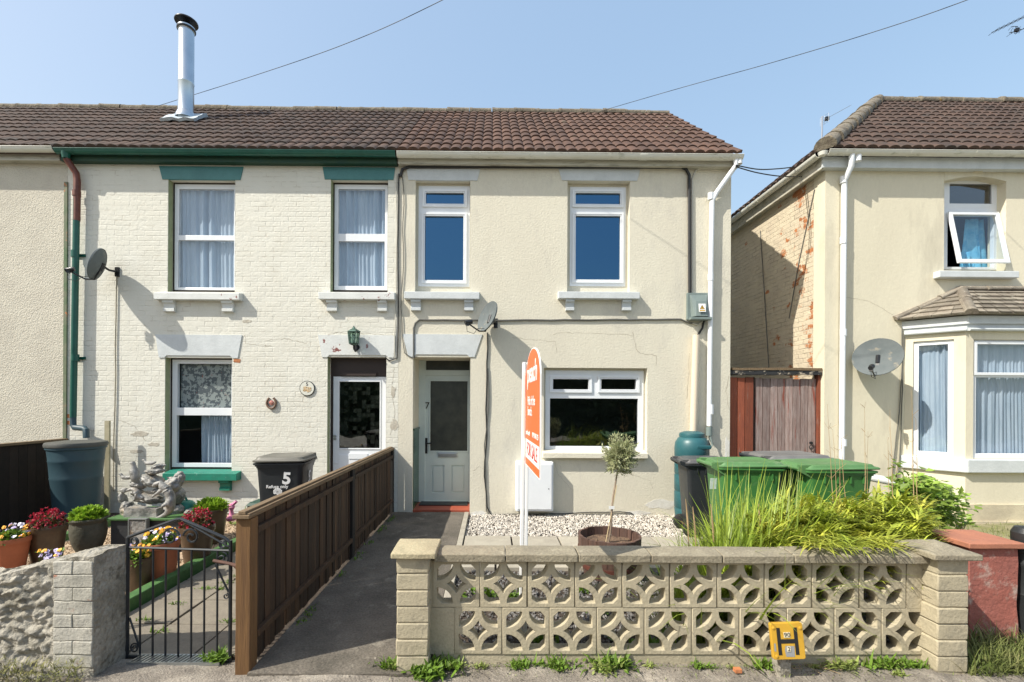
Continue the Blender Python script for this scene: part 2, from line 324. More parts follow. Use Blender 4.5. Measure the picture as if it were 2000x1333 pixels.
mPlastKL=mat('faded_black_plastic',(.10,.10,.095),(.14,.14,.13),rough=.5,ns=7)
mRubber=mat('black_rubber',(.02,.02,.02),rough=.8)
mButt=mat('dark_teal_plastic',(.025,.11,.125),(.02,.095,.11),rough=.4,ns=3)
mButtD=mat('slate_blue_plastic',(.035,.075,.095),(.028,.062,.08),rough=.5,ns=3)
mGreyBox=mat('grey_box_plastic',(.20,.25,.24),(.17,.215,.205),rough=.5,ns=6)
mDish=mat('grey_dish_paint',(.15,.17,.175),(.12,.14,.145),rough=.8,spec=.15,ns=6,stain=(.42,.36,.26),ssc=5,sth=(.6,.75))
mOrange=mat('orange_board',(.88,.15,.035),rough=.45)
mSignW=mat('white_board',(.85,.85,.84),rough=.45)
mRedInk=mat('red_ink',(.55,.06,.05),rough=.5)
mInk=mat('black_ink',(.015,.015,.015),rough=.6)
mYellow=mat('yellow_plate',(.62,.37,.04),(.54,.31,.03),rough=.45,ns=10,stain=(.42,.30,.12),ssc=16,sth=(.64,.7))
mGreyW=mat('bare_grey',(.28,.29,.30),rough=.6)
mBarrel=mat('barrel_oak',(.115,.062,.045),(.075,.045,.036),rough=.75,ns=6,bump=.003,bs=20,attr=.3,aniso=(6,6,.5))
mHoop=mat('rusty_hoop',(.14,.045,.03),(.10,.035,.025),rough=.6,ns=10)
mBark=mat('olive_bark',(.36,.28,.20),(.26,.20,.15),rough=.9,ns=20,bump=.004,bs=40)
mOlive=mat('olive_leaf',(.34,.37,.18),(.46,.48,.29),rough=.6,ns=12,attr=.4,trans=.25)
mSedge=mat('sedge_blade',(.34,.42,.05),(.20,.30,.03),rough=.5,ns=5,attr=.45,trans=.35)
mBamb=mat('yellow_green_leaf',(.54,.53,.08),(.30,.38,.04),rough=.5,ns=4,attr=.4,trans=.3)
mStraw=mat('dry_straw',(.45,.32,.17),(.36,.25,.13),rough=.8,ns=8,attr=.25)
mLeaf=mat('bright_leaf',(.24,.40,.03),(.34,.50,.05),rough=.5,ns=8,attr=.35,trans=.3)
mShrub=mat('shrub_leaf',(.20,.32,.05),(.30,.42,.07),rough=.5,ns=8,attr=.45,trans=.3)
mGrass=mat('verge_grass',(.13,.18,.04),(.22,.22,.08),rough=.7,ns=8,attr=.45,trans=.3)
mWeed=mat('weed_green',(.16,.27,.03),(.11,.20,.02),rough=.6,ns=8,attr=.4,trans=.3)
mFlR=mat('crimson_petal',(.50,.03,.06),(.40,.02,.05),rough=.6,ns=20,attr=.4,trans=.2)
mFlY=mat('golden_petal',(.85,.40,.02),(.80,.50,.04),rough=.6,ns=20,attr=.2,trans=.2)
mFlP=mat('lilac_petal',(.50,.38,.72),(.66,.60,.80),rough=.6,ns=20,attr=.3,trans=.2)
mFlW=mat('pale_petal',(.75,.72,.8),rough=.6,attr=.2,trans=.2)
mStatue=mat('cast_stone',(.36,.35,.325),(.15,.15,.14),rough=.45,ns=9,bump=.01,bs=30,fine=.15,stain=(.38,.30,.21),ssc=6,sth=(.55,.7))  # colour noise paints dark crevices and pale highlights into the stone
mIron=mat('black_wrought_iron',(.018,.022,.028),(.03,.035,.04),rough=.35,metal=.2,ns=20)
mRust=mat('rusty_steel',(.12,.055,.035),(.08,.04,.03),rough=.7,ns=20)
mKerbG=mat('green_kerb_paint',(.07,.17,.045),(.05,.13,.035),rough=.7,ns=6,bump=.005,bs=30,fine=.12)
mRedTile=mat('red_quarry_tile',(.36,.08,.04),(.30,.065,.035),rough=.5,ns=8)
mGrTile=mat('green_glazed_tile',(.015,.07,.03),rough=.2)
mPink2=mat('pink_plastic',(.75,.25,.42),rough=.5)
mBrown=mat('dark_brown_paint',(.030,.018,.014),rough=.55)
mVent=mat('buff_vent',(.60,.48,.28),rough=.7)
mAlu=mat('aluminium',(.45,.47,.5),rough=.4,metal=.8)
mHedge=mat('hedge_leaf',(.045,.07,.03),(.03,.05,.02),rough=.8,ns=3,attr=.4)
# ================================================================ houses
FY=6.92; ZE=5.32; YE=6.73; YR=9.55; ZR=7.66
XAB=W(131,560,FY).x; XBC=W(779,560,FY).x; XC=W(1427,560,FY).x
XD=W(1612,560,FY).x
def roofface(mb,o,xd,ud,nd,L,gauge,xl,xr,pitch=.155,h=.031,lift=.022,wob=.004):
    """interlocking tiles: every course is a row of arched rolls that laps the one below"""
    o=Vector(o); xd=Vector(xd); ud=Vector(ud).normalized(); nd=Vector(nd).normalized()
    nrow=int(math.ceil(L/gauge)); K=6
    P=lambda x,s,n:o+xd*x+ud*s+nd*n
    for r in range(nrow):
        s0=r*gauge-.02; s1=min((r+1)*gauge+.03,L); a=xl((s0+s1)/2); b=xr((s0+s1)/2)
        c0=int(math.floor(a/pitch))
        c=c0
        while c*pitch<b:
            u0=max(a,c*pitch); u1=min(b,(c+1)*pitch)
            if u1-u0<.01: c+=1; continue
            rg=random.Random(c//2*7919+r*31); at=rg.random(); dz=rg.uniform(-wob,wob); ds=rg.uniform(-.006,.006)
            top=[];bot=[];und=[];fr=[]
            for k in range(K+1):
                u=u0+(u1-u0)*k/K; t=(u/pitch)%1 if k<K or u1<(c+1)*pitch-1e-6 else 1.0
                hh=h*max(0,math.sin(math.pi*t))**.55
                bot.append(P(u,s0+ds,hh+lift+dz)); top.append(P(u,s1,hh*.9+.002)); und.append(P(u,s0+ds,hh*.55-.006)); 
            n=K+1; vv=bot+top+und; ff=[(k,k+1,n+k+1,n+k) for k in range(K)]+[(2*n+k,2*n+k+1,k+1,k) for k in range(K)]
            if u1>=b-1e-6: ff.append((K,2*n+K,n+K))
            mb.add(vv,ff,a=at); c+=1
def ridge(mb,p0,p1,r,seg=.42,j=.012,up=(0,0,1)):
    p0=Vector(p0); p1=Vector(p1); L=(p1-p0).length; n=max(1,int(L/seg)); d=(p1-p0)/n; u=Vector(up); t=d.normalized(); s=t.cross(u).normalized(); u=s.cross(t)
    for i in range(n):
        off=Vector((rnd.uniform(-j,j),rnd.uniform(-j,j),rnd.uniform(-j,j)))
        rings=[]
        for q,rr in ((0,r*1.05),(.12,r*1.05),(.16,r*.97),(.98,r*.95)):
            c=p0+d*(i+q)+off
            rings.append([c+(s*math.cos(math.pi*k/8)+u*(math.sin(math.pi*k/8)*.85-.25))*rr*(1+rnd.uniform(-.03,.05)) for k in range(-1,10)])
        mb.loft(rings,True,True,True)
def facade(name,x0,x1,m,parent,hs,z0=-.1,z1=ZE-.02):
    return build(name,MB().holes(x0,x1,z0,z1,FY,FY+.26,hs),m,parent)
def hole(l,t,r,b,d=FY): return RC(l,t,r,b,d)
def window(parent,outer,panes,y,frame=mWhite,glass=mGl,curtain=None,name='window',th=.055,label=None,surr=None):
    """outer, panes in photo pixels at depth y ; pane tuple (l,t,r,b,sash)"""
    X0,X1,Z0,Z1=RC(*outer,y); hs=[RC(*p[:4],y) for p in panes]
    mb=MB(); g=.03
    mb.holes(X0,X1,Z0,Z1,y,y+th,[(a-g*(p[4] if len(p)>4 else 0),b+g*(p[4] if len(p)>4 else 0),c-g*(p[4] if len(p)>4 else 0),d+g*(p[4] if len(p)>4 else 0)) for (a,b,c,d),p in zip(hs,panes)])
    for (a,b,c,d),p in zip(hs,panes):
        if len(p)>4 and p[4]:
            e=.052; mb.holes(a-e,b+e,c-e,d+e,y-.022,y-.001,[(a-.018,b+.018,c-.018,d+.018)]); mb.holes(a-g,b+g,c-g,d+g,y+.0,y+th-.01,[(a,b,c,d)])
        e=.012; mb.holes(a-.016,b+.016,c-.016,d+.016,y+.004-.02*(1 if len(p)>4 and p[4] else 0),y+.02,[(a,b,c,d)])
    w=build(name,mb,frame,parent,bevel=.004)
    if label: w['label']=label
    gm=MB()
    for (a,b,c,d) in hs: gm.add([(a-.01,y+.025,c-.01),(b+.01,y+.025,c-.01),(b+.01,y+.025,d+.01),(a-.01,y+.025,d+.01)],[(0,1,2,3)])
    build('pane',gm,glass,w)
    if surr:
        H=surr[0]; build('surround',MB().holes(H[0]+.001,H[1]-.001,H[2]+.001,H[3]-.001,y+.012,y+th+.03,[(X0+.004,X1-.004,Z0+.004,Z1-.004)]),surr[1],w)
    if curtain: curtain(w,hs,y)
    return w
def folds(mb,x0,x1,z0,z1,y,amp=.02,wl=.07,seed=0,nz=6,flare=0):
    n=max(16,int((x1-x0)/.008)); vv=[]; ff=[]; rg=random.Random(seed*13+5); ph=[rg.uniform(0,6) for _ in range(4)]
    for j in range(nz+1):
        z=z0+(z1-z0)*j/nz
        for i in range(n+1):
            t=i/n; x=x0+(x1-x0)*t+flare*(1-j/nz)*math.sin(t*9+seed)
            a=amp*(1.0+.3*math.sin(t*11+seed))*(math.sin(2*math.pi*(x1-x0)*t/wl+seed+1.5*math.sin(t*5+ph[0])+.9*math.sin(t*13+ph[1])+.25*math.sin(j*.5+ph[2]+t*4))*(.55+.45*math.sin(t*8+ph[3]))+.35*math.sin(2*math.pi*(x1-x0)*t/wl*2.3+seed*3+j*.2))
            vv.append((x,y+a,z))
    for j in range(nz):
        for i in range(n): k=j*(n+1)+i; ff.append((k,k+1,k+n+2,k+n+1))
    mb.add(vv,ff)
def curt(frac=(0,1),zr=(0,1),amp=.018,wl=.07,m=None,seed=1,gap=None):
    def f(w,hs,y):
        X0=min(h[0] for h in hs); X1=max(h[1] for h in hs); Z0=min(h[2] for h in hs); Z1=max(h[3] for h in hs)
        mb=MB(); folds(mb,X0+(X1-X0)*frac[0]-.02,X0+(X1-X0)*frac[1]+.02,Z0+(Z1-Z0)*zr[0]-.03,Z0+(Z1-Z0)*zr[1]+.03,y+.085,amp,wl,seed,10)
        build('curtain',mb,m or mCurt,w,smooth=60)
    return f
def sill(parent,l,t,r,b,m,brk=(),proj=.11,name='sill',lbl=None):
    x0,x1,z0,z1=RC(l,t,r,b,FY-proj/2); mb=MB()
    mb.loft([[Vector((x,FY-proj,z0)),Vector((x,FY+.1,z0)),Vector((x,FY+.1,z1+.035)),Vector((x,FY+.0,z1+.022)),Vector((x,FY-proj,z1))] for x in (x0,x1)],a=.5)
    s=build(name,mb,m,parent,bevel=.006,fixn=True)
    if lbl: s['label']=lbl
    for bl,bt,brr,bb in brk:
        a,c,d,e=RC(bl,bt,brr,bb,FY-.03); q=MB(); h=z0-.001-d; p=proj*.72
        prof=[(FY-p,z0-.001),(FY-p,z0-h*.22),(FY-p*.62,z0-h*.3),(FY-p*.5,z0-h*.62),(FY-p*.72,z0-h*.72),(FY-p*.72,z0-h*.95),(FY-.2*p,z0-h),(FY+.02,z0-h),(FY+.02,z0-.001)]
        q.loft([[Vector((x,yy,zz)) for yy,zz in prof] for x in (a,c)]); build('bracket',q,m,s,fixn=True)
    return s
def lintel(parent,tl,tr,bl,br_,t,b,m,arch=False,name='lintel',proud=.012):
    z1=W(tl,t,FY).z; z0=W(tl,b,FY).z
    P=[(W(tl,t,FY).x,z1),(W(bl,b,FY).x,z0)]
    if arch: 
        xa=W(bl,b,FY).x; xb=W(br_,b,FY).x; w=xb-xa; P+=[(xa+.08,z0),(xa+.115,z0+.035),(xb-.115,z0+.035),(xb-.08,z0)]
    P+=[(W(br_,b,FY).x,z0),(W(tr,t,FY).x,z1)]
    return build(name,MB().prism(P,FY-proud,FY+.02),m,parent,fixn=True)
def gutter(parent,x0,x1,m,z=5.285,y=FY-.175,brm=None,fas=mFascia,name='gutter',step=.95,couple=()):
    mb=MB(); r=.06
    prof=[(math.cos(a)*r,math.sin(a)*r) for a in [math.pi+math.pi*k/10 for k in range(11)]]
    inn=[(u*.9,v*.9) for u,v in reversed(prof)]
    ring=lambda x:[Vector((x,y+u,z+v)) for u,v in prof+inn]
    mb.loft([ring(x0),ring(x1)])
    mb.tube([(x0,y-r,z),(x1,y-r,z)],.006,6)
    x=x0+.25
    while x<x1-.1:
        p2=[(u*1.06,v*1.06) for u,v in prof]; mb.loft([[Vector((xx,y+u,z+v)) for u,v in p2+[(a*.9,b*.9) for a,b in reversed(p2)]] for xx in (x,x+.018)]); x+=step
    for x in couple:
        p2=[(u*1.09,v*1.09) for u,v in prof]; mb.loft([[Vector((xx,y+u,z+v)) for u,v in p2+[(a*.9,b*.9) for a,b in reversed(p2)]] for xx in (x,x+.11)])
    g=build(name,mb,m,parent,smooth=35,fixn=True)
    f=MB(); f.box(x0,x1,FY-.11,FY-.085,5.17,5.33); f.box(x0,x1,FY-.085,FY,5.175,5.19); build('fascia',f,fas,parent)
    return g
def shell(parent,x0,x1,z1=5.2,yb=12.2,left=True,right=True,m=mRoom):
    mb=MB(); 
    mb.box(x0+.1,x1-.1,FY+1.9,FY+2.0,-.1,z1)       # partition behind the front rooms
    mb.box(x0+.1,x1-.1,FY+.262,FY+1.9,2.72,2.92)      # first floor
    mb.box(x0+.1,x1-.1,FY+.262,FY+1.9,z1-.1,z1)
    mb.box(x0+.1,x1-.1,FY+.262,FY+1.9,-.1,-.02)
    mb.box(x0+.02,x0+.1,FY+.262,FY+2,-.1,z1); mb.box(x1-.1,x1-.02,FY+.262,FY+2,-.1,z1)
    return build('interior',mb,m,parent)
uS=Vector((0,YR-YE,ZR-ZE)); LS=uS.length; uS.normalize(); nS=Vector((0,-uS.z,uS.y))
def mainroof(parent,x0,x1,m):
    mb=MB(); roofface(mb,(0,YE,ZE),(1,0,0),uS,nS,LS,.335,lambda s:x0,lambda s:x1)
    mb.loft([[Vector((x,YE+.03,ZE-.03)),Vector((x,YR,ZR-.04)),Vector((x,YR+.05,ZR-.04)),Vector((x,YR+(YR-YE),ZE)),Vector((x,YR+(YR-YE),ZE-.12)),Vector((x,YR,ZR-.2)),Vector((x,YE+.03,ZE-.09))] for x in (x0+.01,x1-.01)])
    r=build('roof',mb,m,parent)
    q=MB(); ridge(q,(x0,YR,ZR+.02),(x1,YR,ZR+.02),.10); build('ridge',q,mRidge,r,smooth=40)
    return r
# ---------------- house C (number 7)
hC=thing('terraced_house','cream rendered end terrace house with number 7 on its white front door','house',((XBC+XC)/2,FY,0))
hC1=hole(811,353,918,572); hC2=hole(1108,354,1230,572); hC3=hole(1062,719,1264,893); hC4=hole(806,698,918,1012)
hC4=(hC4[0],hC4[1],-.06,hC4[3])
facade('wall',XBC,XC,mCream,hC,[hC1,hC2,hC3,hC4])
mb=MB(); mb.box(XC-.25,XC,FY+.26,YR+(YR-YE)-.2,-.1,ZE-.02)
mb.prism([(0,0),(1,0),(.5,.8)],0,.1) if False else None
g=[(FY,ZE-.02),(YR,ZR-.08),(YR+(YR-YE)-.2,ZE-.02)]
mb.loft([[Vector((x,y,z)) for y,z in g] for x in (XC-.25,XC)]); build('gable_wall',mb,mCream,hC,fixn=True)
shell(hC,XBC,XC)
mb=MB(); xa,xb=hC4[0],hC4[1]; PD=7.5
mb.box(xa-.1,xa,FY+.262,PD+.1,-.1,hC4[3]+.1); mb.box(xb,xb+.1,FY+.262,PD+.1,-.1,hC4[3]+.1); mb.box(xa-.1,xb+.1,FY+.262,PD+.1,hC4[3],hC4[3]+.1)
build('porch_recess',mb,mCream,hC)
build('tiled_dado',MB().box(xa-.01,xa+.008,FY+.05,PD-.02,.0,1.22).box(xa-.01,xa+.02,FY+.03,PD-.02,1.22,1.25),mGrTile,hC)
build('doorstep',MB().box(xa+.001,xb-.001,FY+.03,PD+.1,-.1,.03),mRedTile,hC,bevel=.008)
build('doormat',MB().box(xa+.05,xb-.05,FY+.3,PD-.02,.031,.045),mBlackC,hC)
window(hC,(817,363.5,917.6,560),[(832,377.7,906,399,1),(830,423,905,548,1)],FY+.10,glass=mGlBlue,surr=(hC1,mCream))
window(hC,(1113,365.6,1222,559.5),[(1124,378,1211,399.6,1),(1124,422.7,1211,547,1)],FY+.10,glass=mGlBlue,surr=(hC2,mCream))
window(hC,(1065,724,1257,882),[(1080,741,1149.5,761,1),(1174,741,1242,761,1),(1074,779,1246,872)],FY+.10,glass=mGlDark,surr=(hC3,mCream))
# front door 7
fr=RC(819,698.7,918.5,990,PD); tr=RC(832,699.5,917,723.5,PD); lf=RC(830.5,734,915.7,988.5,PD)
fr=(fr[0],fr[1],.03,fr[3]); lf=(lf[0],lf[1],.05,lf[3])
dfr=build('door_frame',MB().holes(fr[0]-.02,fr[1]+.02,fr[2],fr[3]+.05,PD-.02,PD+.06,[tr,lf]),mDoor7,hC,bevel=.004)
build('transom_pane',MB().box(tr[0]-.01,tr[1]+.01,PD+.02,PD+.026,tr[2]-.01,tr[3]+.01),mGlFrost,dfr)
gl=RC(840.5,745,913,881,PD); p1=RC(843,909,867.5,963,PD); p2=RC(881,909,907,963,PD)
mb=MB().holes(lf[0],lf[1],lf[2],lf[3],PD,PD+.045,[gl,p1,p2]); mb.holes(gl[0]-.02,gl[1]+.02,gl[2]-.02,gl[3]+.02,PD-.01,PD+.01,[gl])
for p in (p1,p2):
    mb.box(p[0]-.005,p[1]+.005,PD+.02,PD+.03,p[2]-.005,p[3]+.005); mb.box(p[0]+.025,p[1]-.025,PD+.004,PD+.021,p[2]+.025,p[3]-.025)
door=build('door',mb,mDoor7,hC,bevel=.005)
build('door_pane',MB().box(gl[0]-.01,gl[1]+.01,PD+.02,PD+.026,gl[2]-.01,gl[3]+.01),mGlFrost,door)
lb=RC(856,884,894,893,PD); build('letterbox',MB().box(lb[0],lb[1],PD-.022,PD-.001,lb[2],lb[3]).box(lb[0]+.02,lb[1]-.02,PD-.03,PD-.022,lb[2]+.02,lb[3]-.01),mGal,door,bevel=.003)
hp=RC(830.5,855.7,835,886,PD); mb=MB().box(hp[0],hp[1],PD-.015,PD-.001,hp[2],hp[3]); zc=(hp[2]+hp[3])/2+.04; xm=(hp[0]+hp[1])/2
mb.tube([(xm,PD-.014,zc),(xm,PD-.06,zc),(xm+.1,PD-.065,zc+.005)],.011,8); build('door_handle',mb,mBlkM,door,smooth=40)
text('7',.15,mInk,door,face_M(W(834.5,793,PD-.022)),'house_number')
lintel(hC,794,938,798,932,330.4,352.5,mWhiteP); lintel(hC,1091,1250,1097,1244,331,353,mWhiteP); lintel(hC,786,942,798,927,653,697,mWhiteP,True)
sill(hC,790.6,572,936.5,585.6,mWhiteP,[(803,587,822,608),(907,587,924.5,608)]); sill(hC,1090,572,1247.5,585,mWhiteP,[(1104.6,586,1121,608),(1214.5,586,1232,608)])
sill(hC,1059.5,885,1264,895,mCream,(),.10)
gutter(hC,XBC,W(1449,303,FY-.17).x,mGutW,couple=(2.15,))
mainroof(hC,XBC,W(1447,303,YE).x,mTile)
# white downpipe with swan neck and butt diverter
z_=lambda px,py,d=FY-.06:W(px,py,d)
mb=MB(); mb.tube([(W(1437,311,FY-.175).x,FY-.175,5.24),(W(1437,322,FY-.17).x,FY-.175,5.15),(W(1399,372,FY-.06).x,FY-.065,4.80),(W(1391,384,FY-.06).x,FY-.06,4.68),(W(1389,480,FY-.06).x,FY-.06,3.98),(W(1385,830,FY-.06).x,FY-.06,1.32)],.036,12)
for py in (322,384,542,797,803): p=z_(1436 if py<330 else 1388,py); mb.tube([(p.x,FY-(.17 if py<330 else .06),p.z-.05),(p.x,FY-(.17 if py<330 else .06),p.z+.05)],.042,12)
dp=build('downpipe',mb,mWhite,hC,smooth=40)
p=z_(1385,842); build('diverter',MB().tube([(p.x,FY-.06,p.z-.07),(p.x,FY-.06,p.z+.06)],.045,12).tube([(p.x,FY-.08,p.z-.05),(p.x+.03,FY-.1,p.z-.2),(p.x-.02,FY-.16,p.z-.24),(p.x-.1,FY-.22,p.z-.12)],.014,8),mGreyBox,dp,smooth=40)
p0=z_(1362,655); p1_=z_(1352,842); 
build('cable_duct',MB().tube([(p0.x-.02,FY-.07,p0.z),(p0.x-.03,FY-.065,p0.z-.4),(p1_.x,FY-.06,p1_.z-.6)],.052,12),mat('buff_pipe',(.70,.60,.47),rough=.5),hC,smooth=40)
# cables on the wall
def cable(parent,pts,r,m,name='cable',jit=.0,d=.015):
    P=[]
    for i,(x,y) in enumerate(pts): 
        q=W(x,y,FY-d); P.append(q)
        if i<len(pts)-1:
            x2,y2=pts[i+1]; n=int(math.hypot(x2-x,y2-y)/25)
            for k in range(1,n): t=k/n; q=W(x+(x2-x)*t+rnd.uniform(-jit,jit),y+(y2-y)*t+rnd.uniform(-jit,jit),FY-d); P.append(q)
    return build(name,MB().tube(P,r,6),m,parent,smooth=60)
cable(hC,[(782,345),(786,331),(800,326),(1330,327),(1340,331),(1346,342),(1347,572)],.024,mBlackC,d=.03)
cable(hC,[(1352,572),(1352,350),(1358,335),(1372,324),(1424,322)],.012,mWhC)
cable(hC,[(808,700),(808,642),(811,632),(819,625),(1000,626),(1180,625),(1330,624),(1343,630),(1352,632)],.013,mGreyC,jit=.6)
cable(hC,[(1352,632),(1362,635),(1372,628)],.014,mWhC); cable(hC,[(1375,627),(1372,641),(1363,655)],.016,mBlackC)
cable(hC,[(952,650),(951,740),(949,800),(951,850),(946,930),(951,990),(958,1004),(945,1013)],.010,mBlackC,jit=1.0)
cable(hC,[(953,720),(954,800),(946,870),(949,940),(950,1000)],.008,mGreyC,jit=1.3)
cable(hC,[(786,345),(789,400),(786,450),(788,520),(783,600),(786,660),(790,690),(806,700)],.006,mGreyC,jit=1)
cable(hC,[(779,340),(777,500),(778,640),(776,700),(760,705),(752,698)],.009,mBlackC,jit=.8); cable(hC,[(775,340),(774,520),(771,700)],.007,mWhC,jit=1)
cable(hC,[(960,1006),(1080,1004),(1210,1000),(1232,1002),(1252,1016),(1290,1012)],.007,mBlackC,jit=.8)
for l,r in ((960,998),(1137,1176)):
    x0,x1,z0,z1=RC(l,1015,r,1022,FY); v=MB().box(x0,x1,FY-.012,FY+.01,z0,z1)
    for k in range(9): xx=x0+(x1-x0)*(k+.5)/9; v.box(xx-.003,xx+.003,FY-.017,FY-.011,z0+.01,z1-.01)
    build('air_vent',v,mVent,hC)
# hairline cracks in the render
def crack(parent,pts,w=.0035,m=None):
    P=[]
    for i in range(len(pts)-1):
        (x,y),(x2,y2)=pts[i],pts[i+1]; n=max(2,int(math.hypot(x2-x,y2-y)/5))
        for k in range(n): t=k/n; P.append(W(x+(x2-x)*t+rnd.uniform(-1,1),y+(y2-y)*t+rnd.uniform(-1,1),FY-.0015))
    P.append(W(*pts[-1],FY-.0015)); mb=MB()
    for a,b in zip(P,P[1:]):
        t=(b-a).normalized(); n=Vector((-t.z,0,t.x))*w*rnd.uniform(.3,.8); mb.add([a-n,b-n,b+n,a+n],[(0,1,2,3)])
    build('crack',mb,m or mat('crack',(.33,.28,.2),rough=1),parent)
crack(hC,[(1236,650),(1243,682),(1250,691),(1283,695),(1281,715)]); crack(hC,[(1347,690),(1345,730),(1341,780)])
crack(hC,[(1080,655),(1087,650),(1180,652),(1236,655)],.002); crack(hC,[(1225,925),(1270,940),(1275,955)],.002); crack(hC,[(1424,735),(1418,765),(1424,800)],.003)
crack(hC,[(1000,660),(1085,668),(1088,690)],.002); crack(hC,[(925,920),(935,912),(948,918)],.002); crack(hC,[(1058,895),(1085,905),(1088,925),(1120,960)],.002)
# patched repairs and flaked paint low on the wall
pm=mat('bare_lime_patch',(.74,.735,.70),(.62,.60,.54),rough=.95,ns=9,bump=.004,bs=40)
def patch(parent,cx,cy,rx,ry,seed,m=pm,name='flaked_patch'):
    rg=random.Random(seed); P=[]
    for k in range(22):
        a=2*math.pi*k/22; f=1+.45*noise.noise(Vector((math.cos(a)*2,math.sin(a)*2,seed*3.3)))+rg.uniform(-.12,.12); p=W(cx+rx*f*math.cos(a),cy-ry*f*math.sin(a),FY-.002); P.append((p.x,p.z))
    build(name,MB().prism(P,FY-.0025,FY+.001),m,parent,fixn=True)
patch(hC,1290,985,34,9,1); patch(hC,1245,1003,22,5,2); patch(hC,935,1004,14,6,3); patch(hC,1420,880,5,22,4); patch(hC,1100,1009,30,3,5)
# ---------------- house B (number 5)
hB=thing('terraced_house','cream painted brick terrace house number 5 with teal lintels and green gutter','house',((XAB+XBC)/2,FY,0))
hB1=hole(328,351,459,570.6); hB2=hole(645.7,351,757.5,571); hB3=hole(322,699,453,925); hB4=hole(639,698,754,1012); hB4=(hB4[0],hB4[1],-.06,hB4[3])
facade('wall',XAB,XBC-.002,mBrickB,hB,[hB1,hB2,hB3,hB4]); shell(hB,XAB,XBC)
rev=mat('olive_reveal',(.34,.37,.22),(.27,.31,.17),rough=.8,ns=6)  # left jambs coloured olive green, darker than the wall
for h in (hB1,hB2,hB3,hB4): build('reveal',MB().box(h[0]-.003,h[0]+.004,FY+.004,FY+.10,h[2],h[3]),rev,hB)
window(hB,(341,360.5,459,567),[(350,370,457,460),(348,470,457,562)],FY+.10,glass=mGlC,curtain=curt(amp=.03,wl=.15,seed=2),surr=(hB1,mBrown))
window(hB,(653,361,757,567),[(661,370,752,457),(661,472,751,559)],FY+.10,glass=mGlC,curtain=curt(amp=.03,wl=.14,seed=5),surr=(hB2,mBrown))
lace=mat('floral_blind',(.36,.40,.38),(.12,.14,.15),rough=.9,ns=22,contrast=(.47,.53),stain=(.35,.12,.10),ssc=14,sth=(.66,.68),detail=1)
def gcurt(w,hs,y):
    a,b,c,d=hs[0]; build('blind',MB().box(a,b,y+.08,y+.085,c-.02,d+.02),lace,w)
    a,b,c,d=hs[1]; mb=MB(); folds(mb,a+(b-a)*.36,b,c-.02,d,y+.14,.02,.09,3,10,.02); build('curtain',mb,mCurt,w,smooth=60)
window(hB,(336,703,454,913),[(346.5,711,452,797),(345,812,452,905)],FY+.11,glass=mGlC,curtain=gcurt,surr=(hB3,mBrown))
lintel(hB,311.5,476,318,470,325.5,351,mTeal); lintel(hB,630.5,772,634.6,768.5,327,351,mTeal)
lintel(hB,304.5,473,311,465,654,699,mWhiteP,True); lintel(hB,621,771.5,629,769,654.5,698,mSillPeel,True)
sill(hB,305,574,471,587,mSillPeel,[(321,588,342,610),(435,588,456,610)]); sill(hB,624,573,772,586.5,mSillPeel,[(639,587,659,609),(738,587,756,609)])
sill(hB,323,924,466.6,938,mGreenSill,[(431,939,451,959)],.13,lbl='green painted sill')
# brown framed front door of number 5
DB=FY+.14; f=RC(639,698,754,985,DB); f=(f[0],f[1],.02,f[3]); l5=RC(650,736,753.6,985,DB); l5=(l5[0],l5[1],.06,l5[3])
df=build('door_frame',MB().holes(f[0]-.03,f[1]+.03,f[2],f[3]+.05,DB,DB+.08,[(l5[0]-.005,l5[1]+.005,l5[2]-.005,l5[3]+.005)]).box(W(668,727,DB).x,W(736,727,DB).x,DB-.03,DB-.001,W(700,735,DB).z,W(700,728,DB).z),mBrown,hB,bevel=.004)
g5=RC(662,746,741.5,876,DB); l6=RC(681,886,718,897,DB)
mb=MB().holes(*l5,DB+.01,DB+.055,[g5]); mb.holes(g5[0]-.018,g5[1]+.018,g5[2]-.018,g5[3]+.018,DB,DB+.012,[g5])
for zz in (.32,.62): mb.box(g5[0],g5[1],DB+.003,DB+.0101,zz,zz+.22)
mb.box(l5[0]+.02,l5[1]-.02,DB+.004,DB+.0099,l6[2]-.07,l6[2]-.05)
d5=build('door',mb,mWhite,hB,bevel=.004); build('door_pane',MB().box(g5[0]-.01,g5[1]+.01,DB+.025,DB+.03,g5[2]-.01,g5[3]+.01),glassmat('patterned_glass',.10,(.6,.62,.6)),d5)
q=MB(); 
for i in range(9):
    for j in range(15):
        if rnd.random()<.5: q.box(g5[0]+i*.068,g5[0]+i*.068+.06,DB+.034,DB+.036,g5[2]+j*.068,g5[2]+j*.068+.06)
build('door_curtain',q,mat('pale_squares',(.13,.14,.13),rough=.9,attr=.4),d5)
build('letterbox',MB().box(l6[0],l6[1],DB-.006,DB+.009,l6[2],l6[3]),mWhite,d5,bevel=.003); p=W(654,852,DB); build('door_lock',MB().tube([(p.x,DB-.012,p.z),(p.x,DB+.009,p.z)],.02,12).box(p.x-.02,p.x+.02,DB,DB+.009,p.z-.06,p.z-.03),mGal,d5)
gutter(hB,XAB,XBC-.02,mGreenG,fas=mFasG,z=5.29); mainroof(hB,XAB,XBC,mTile2)
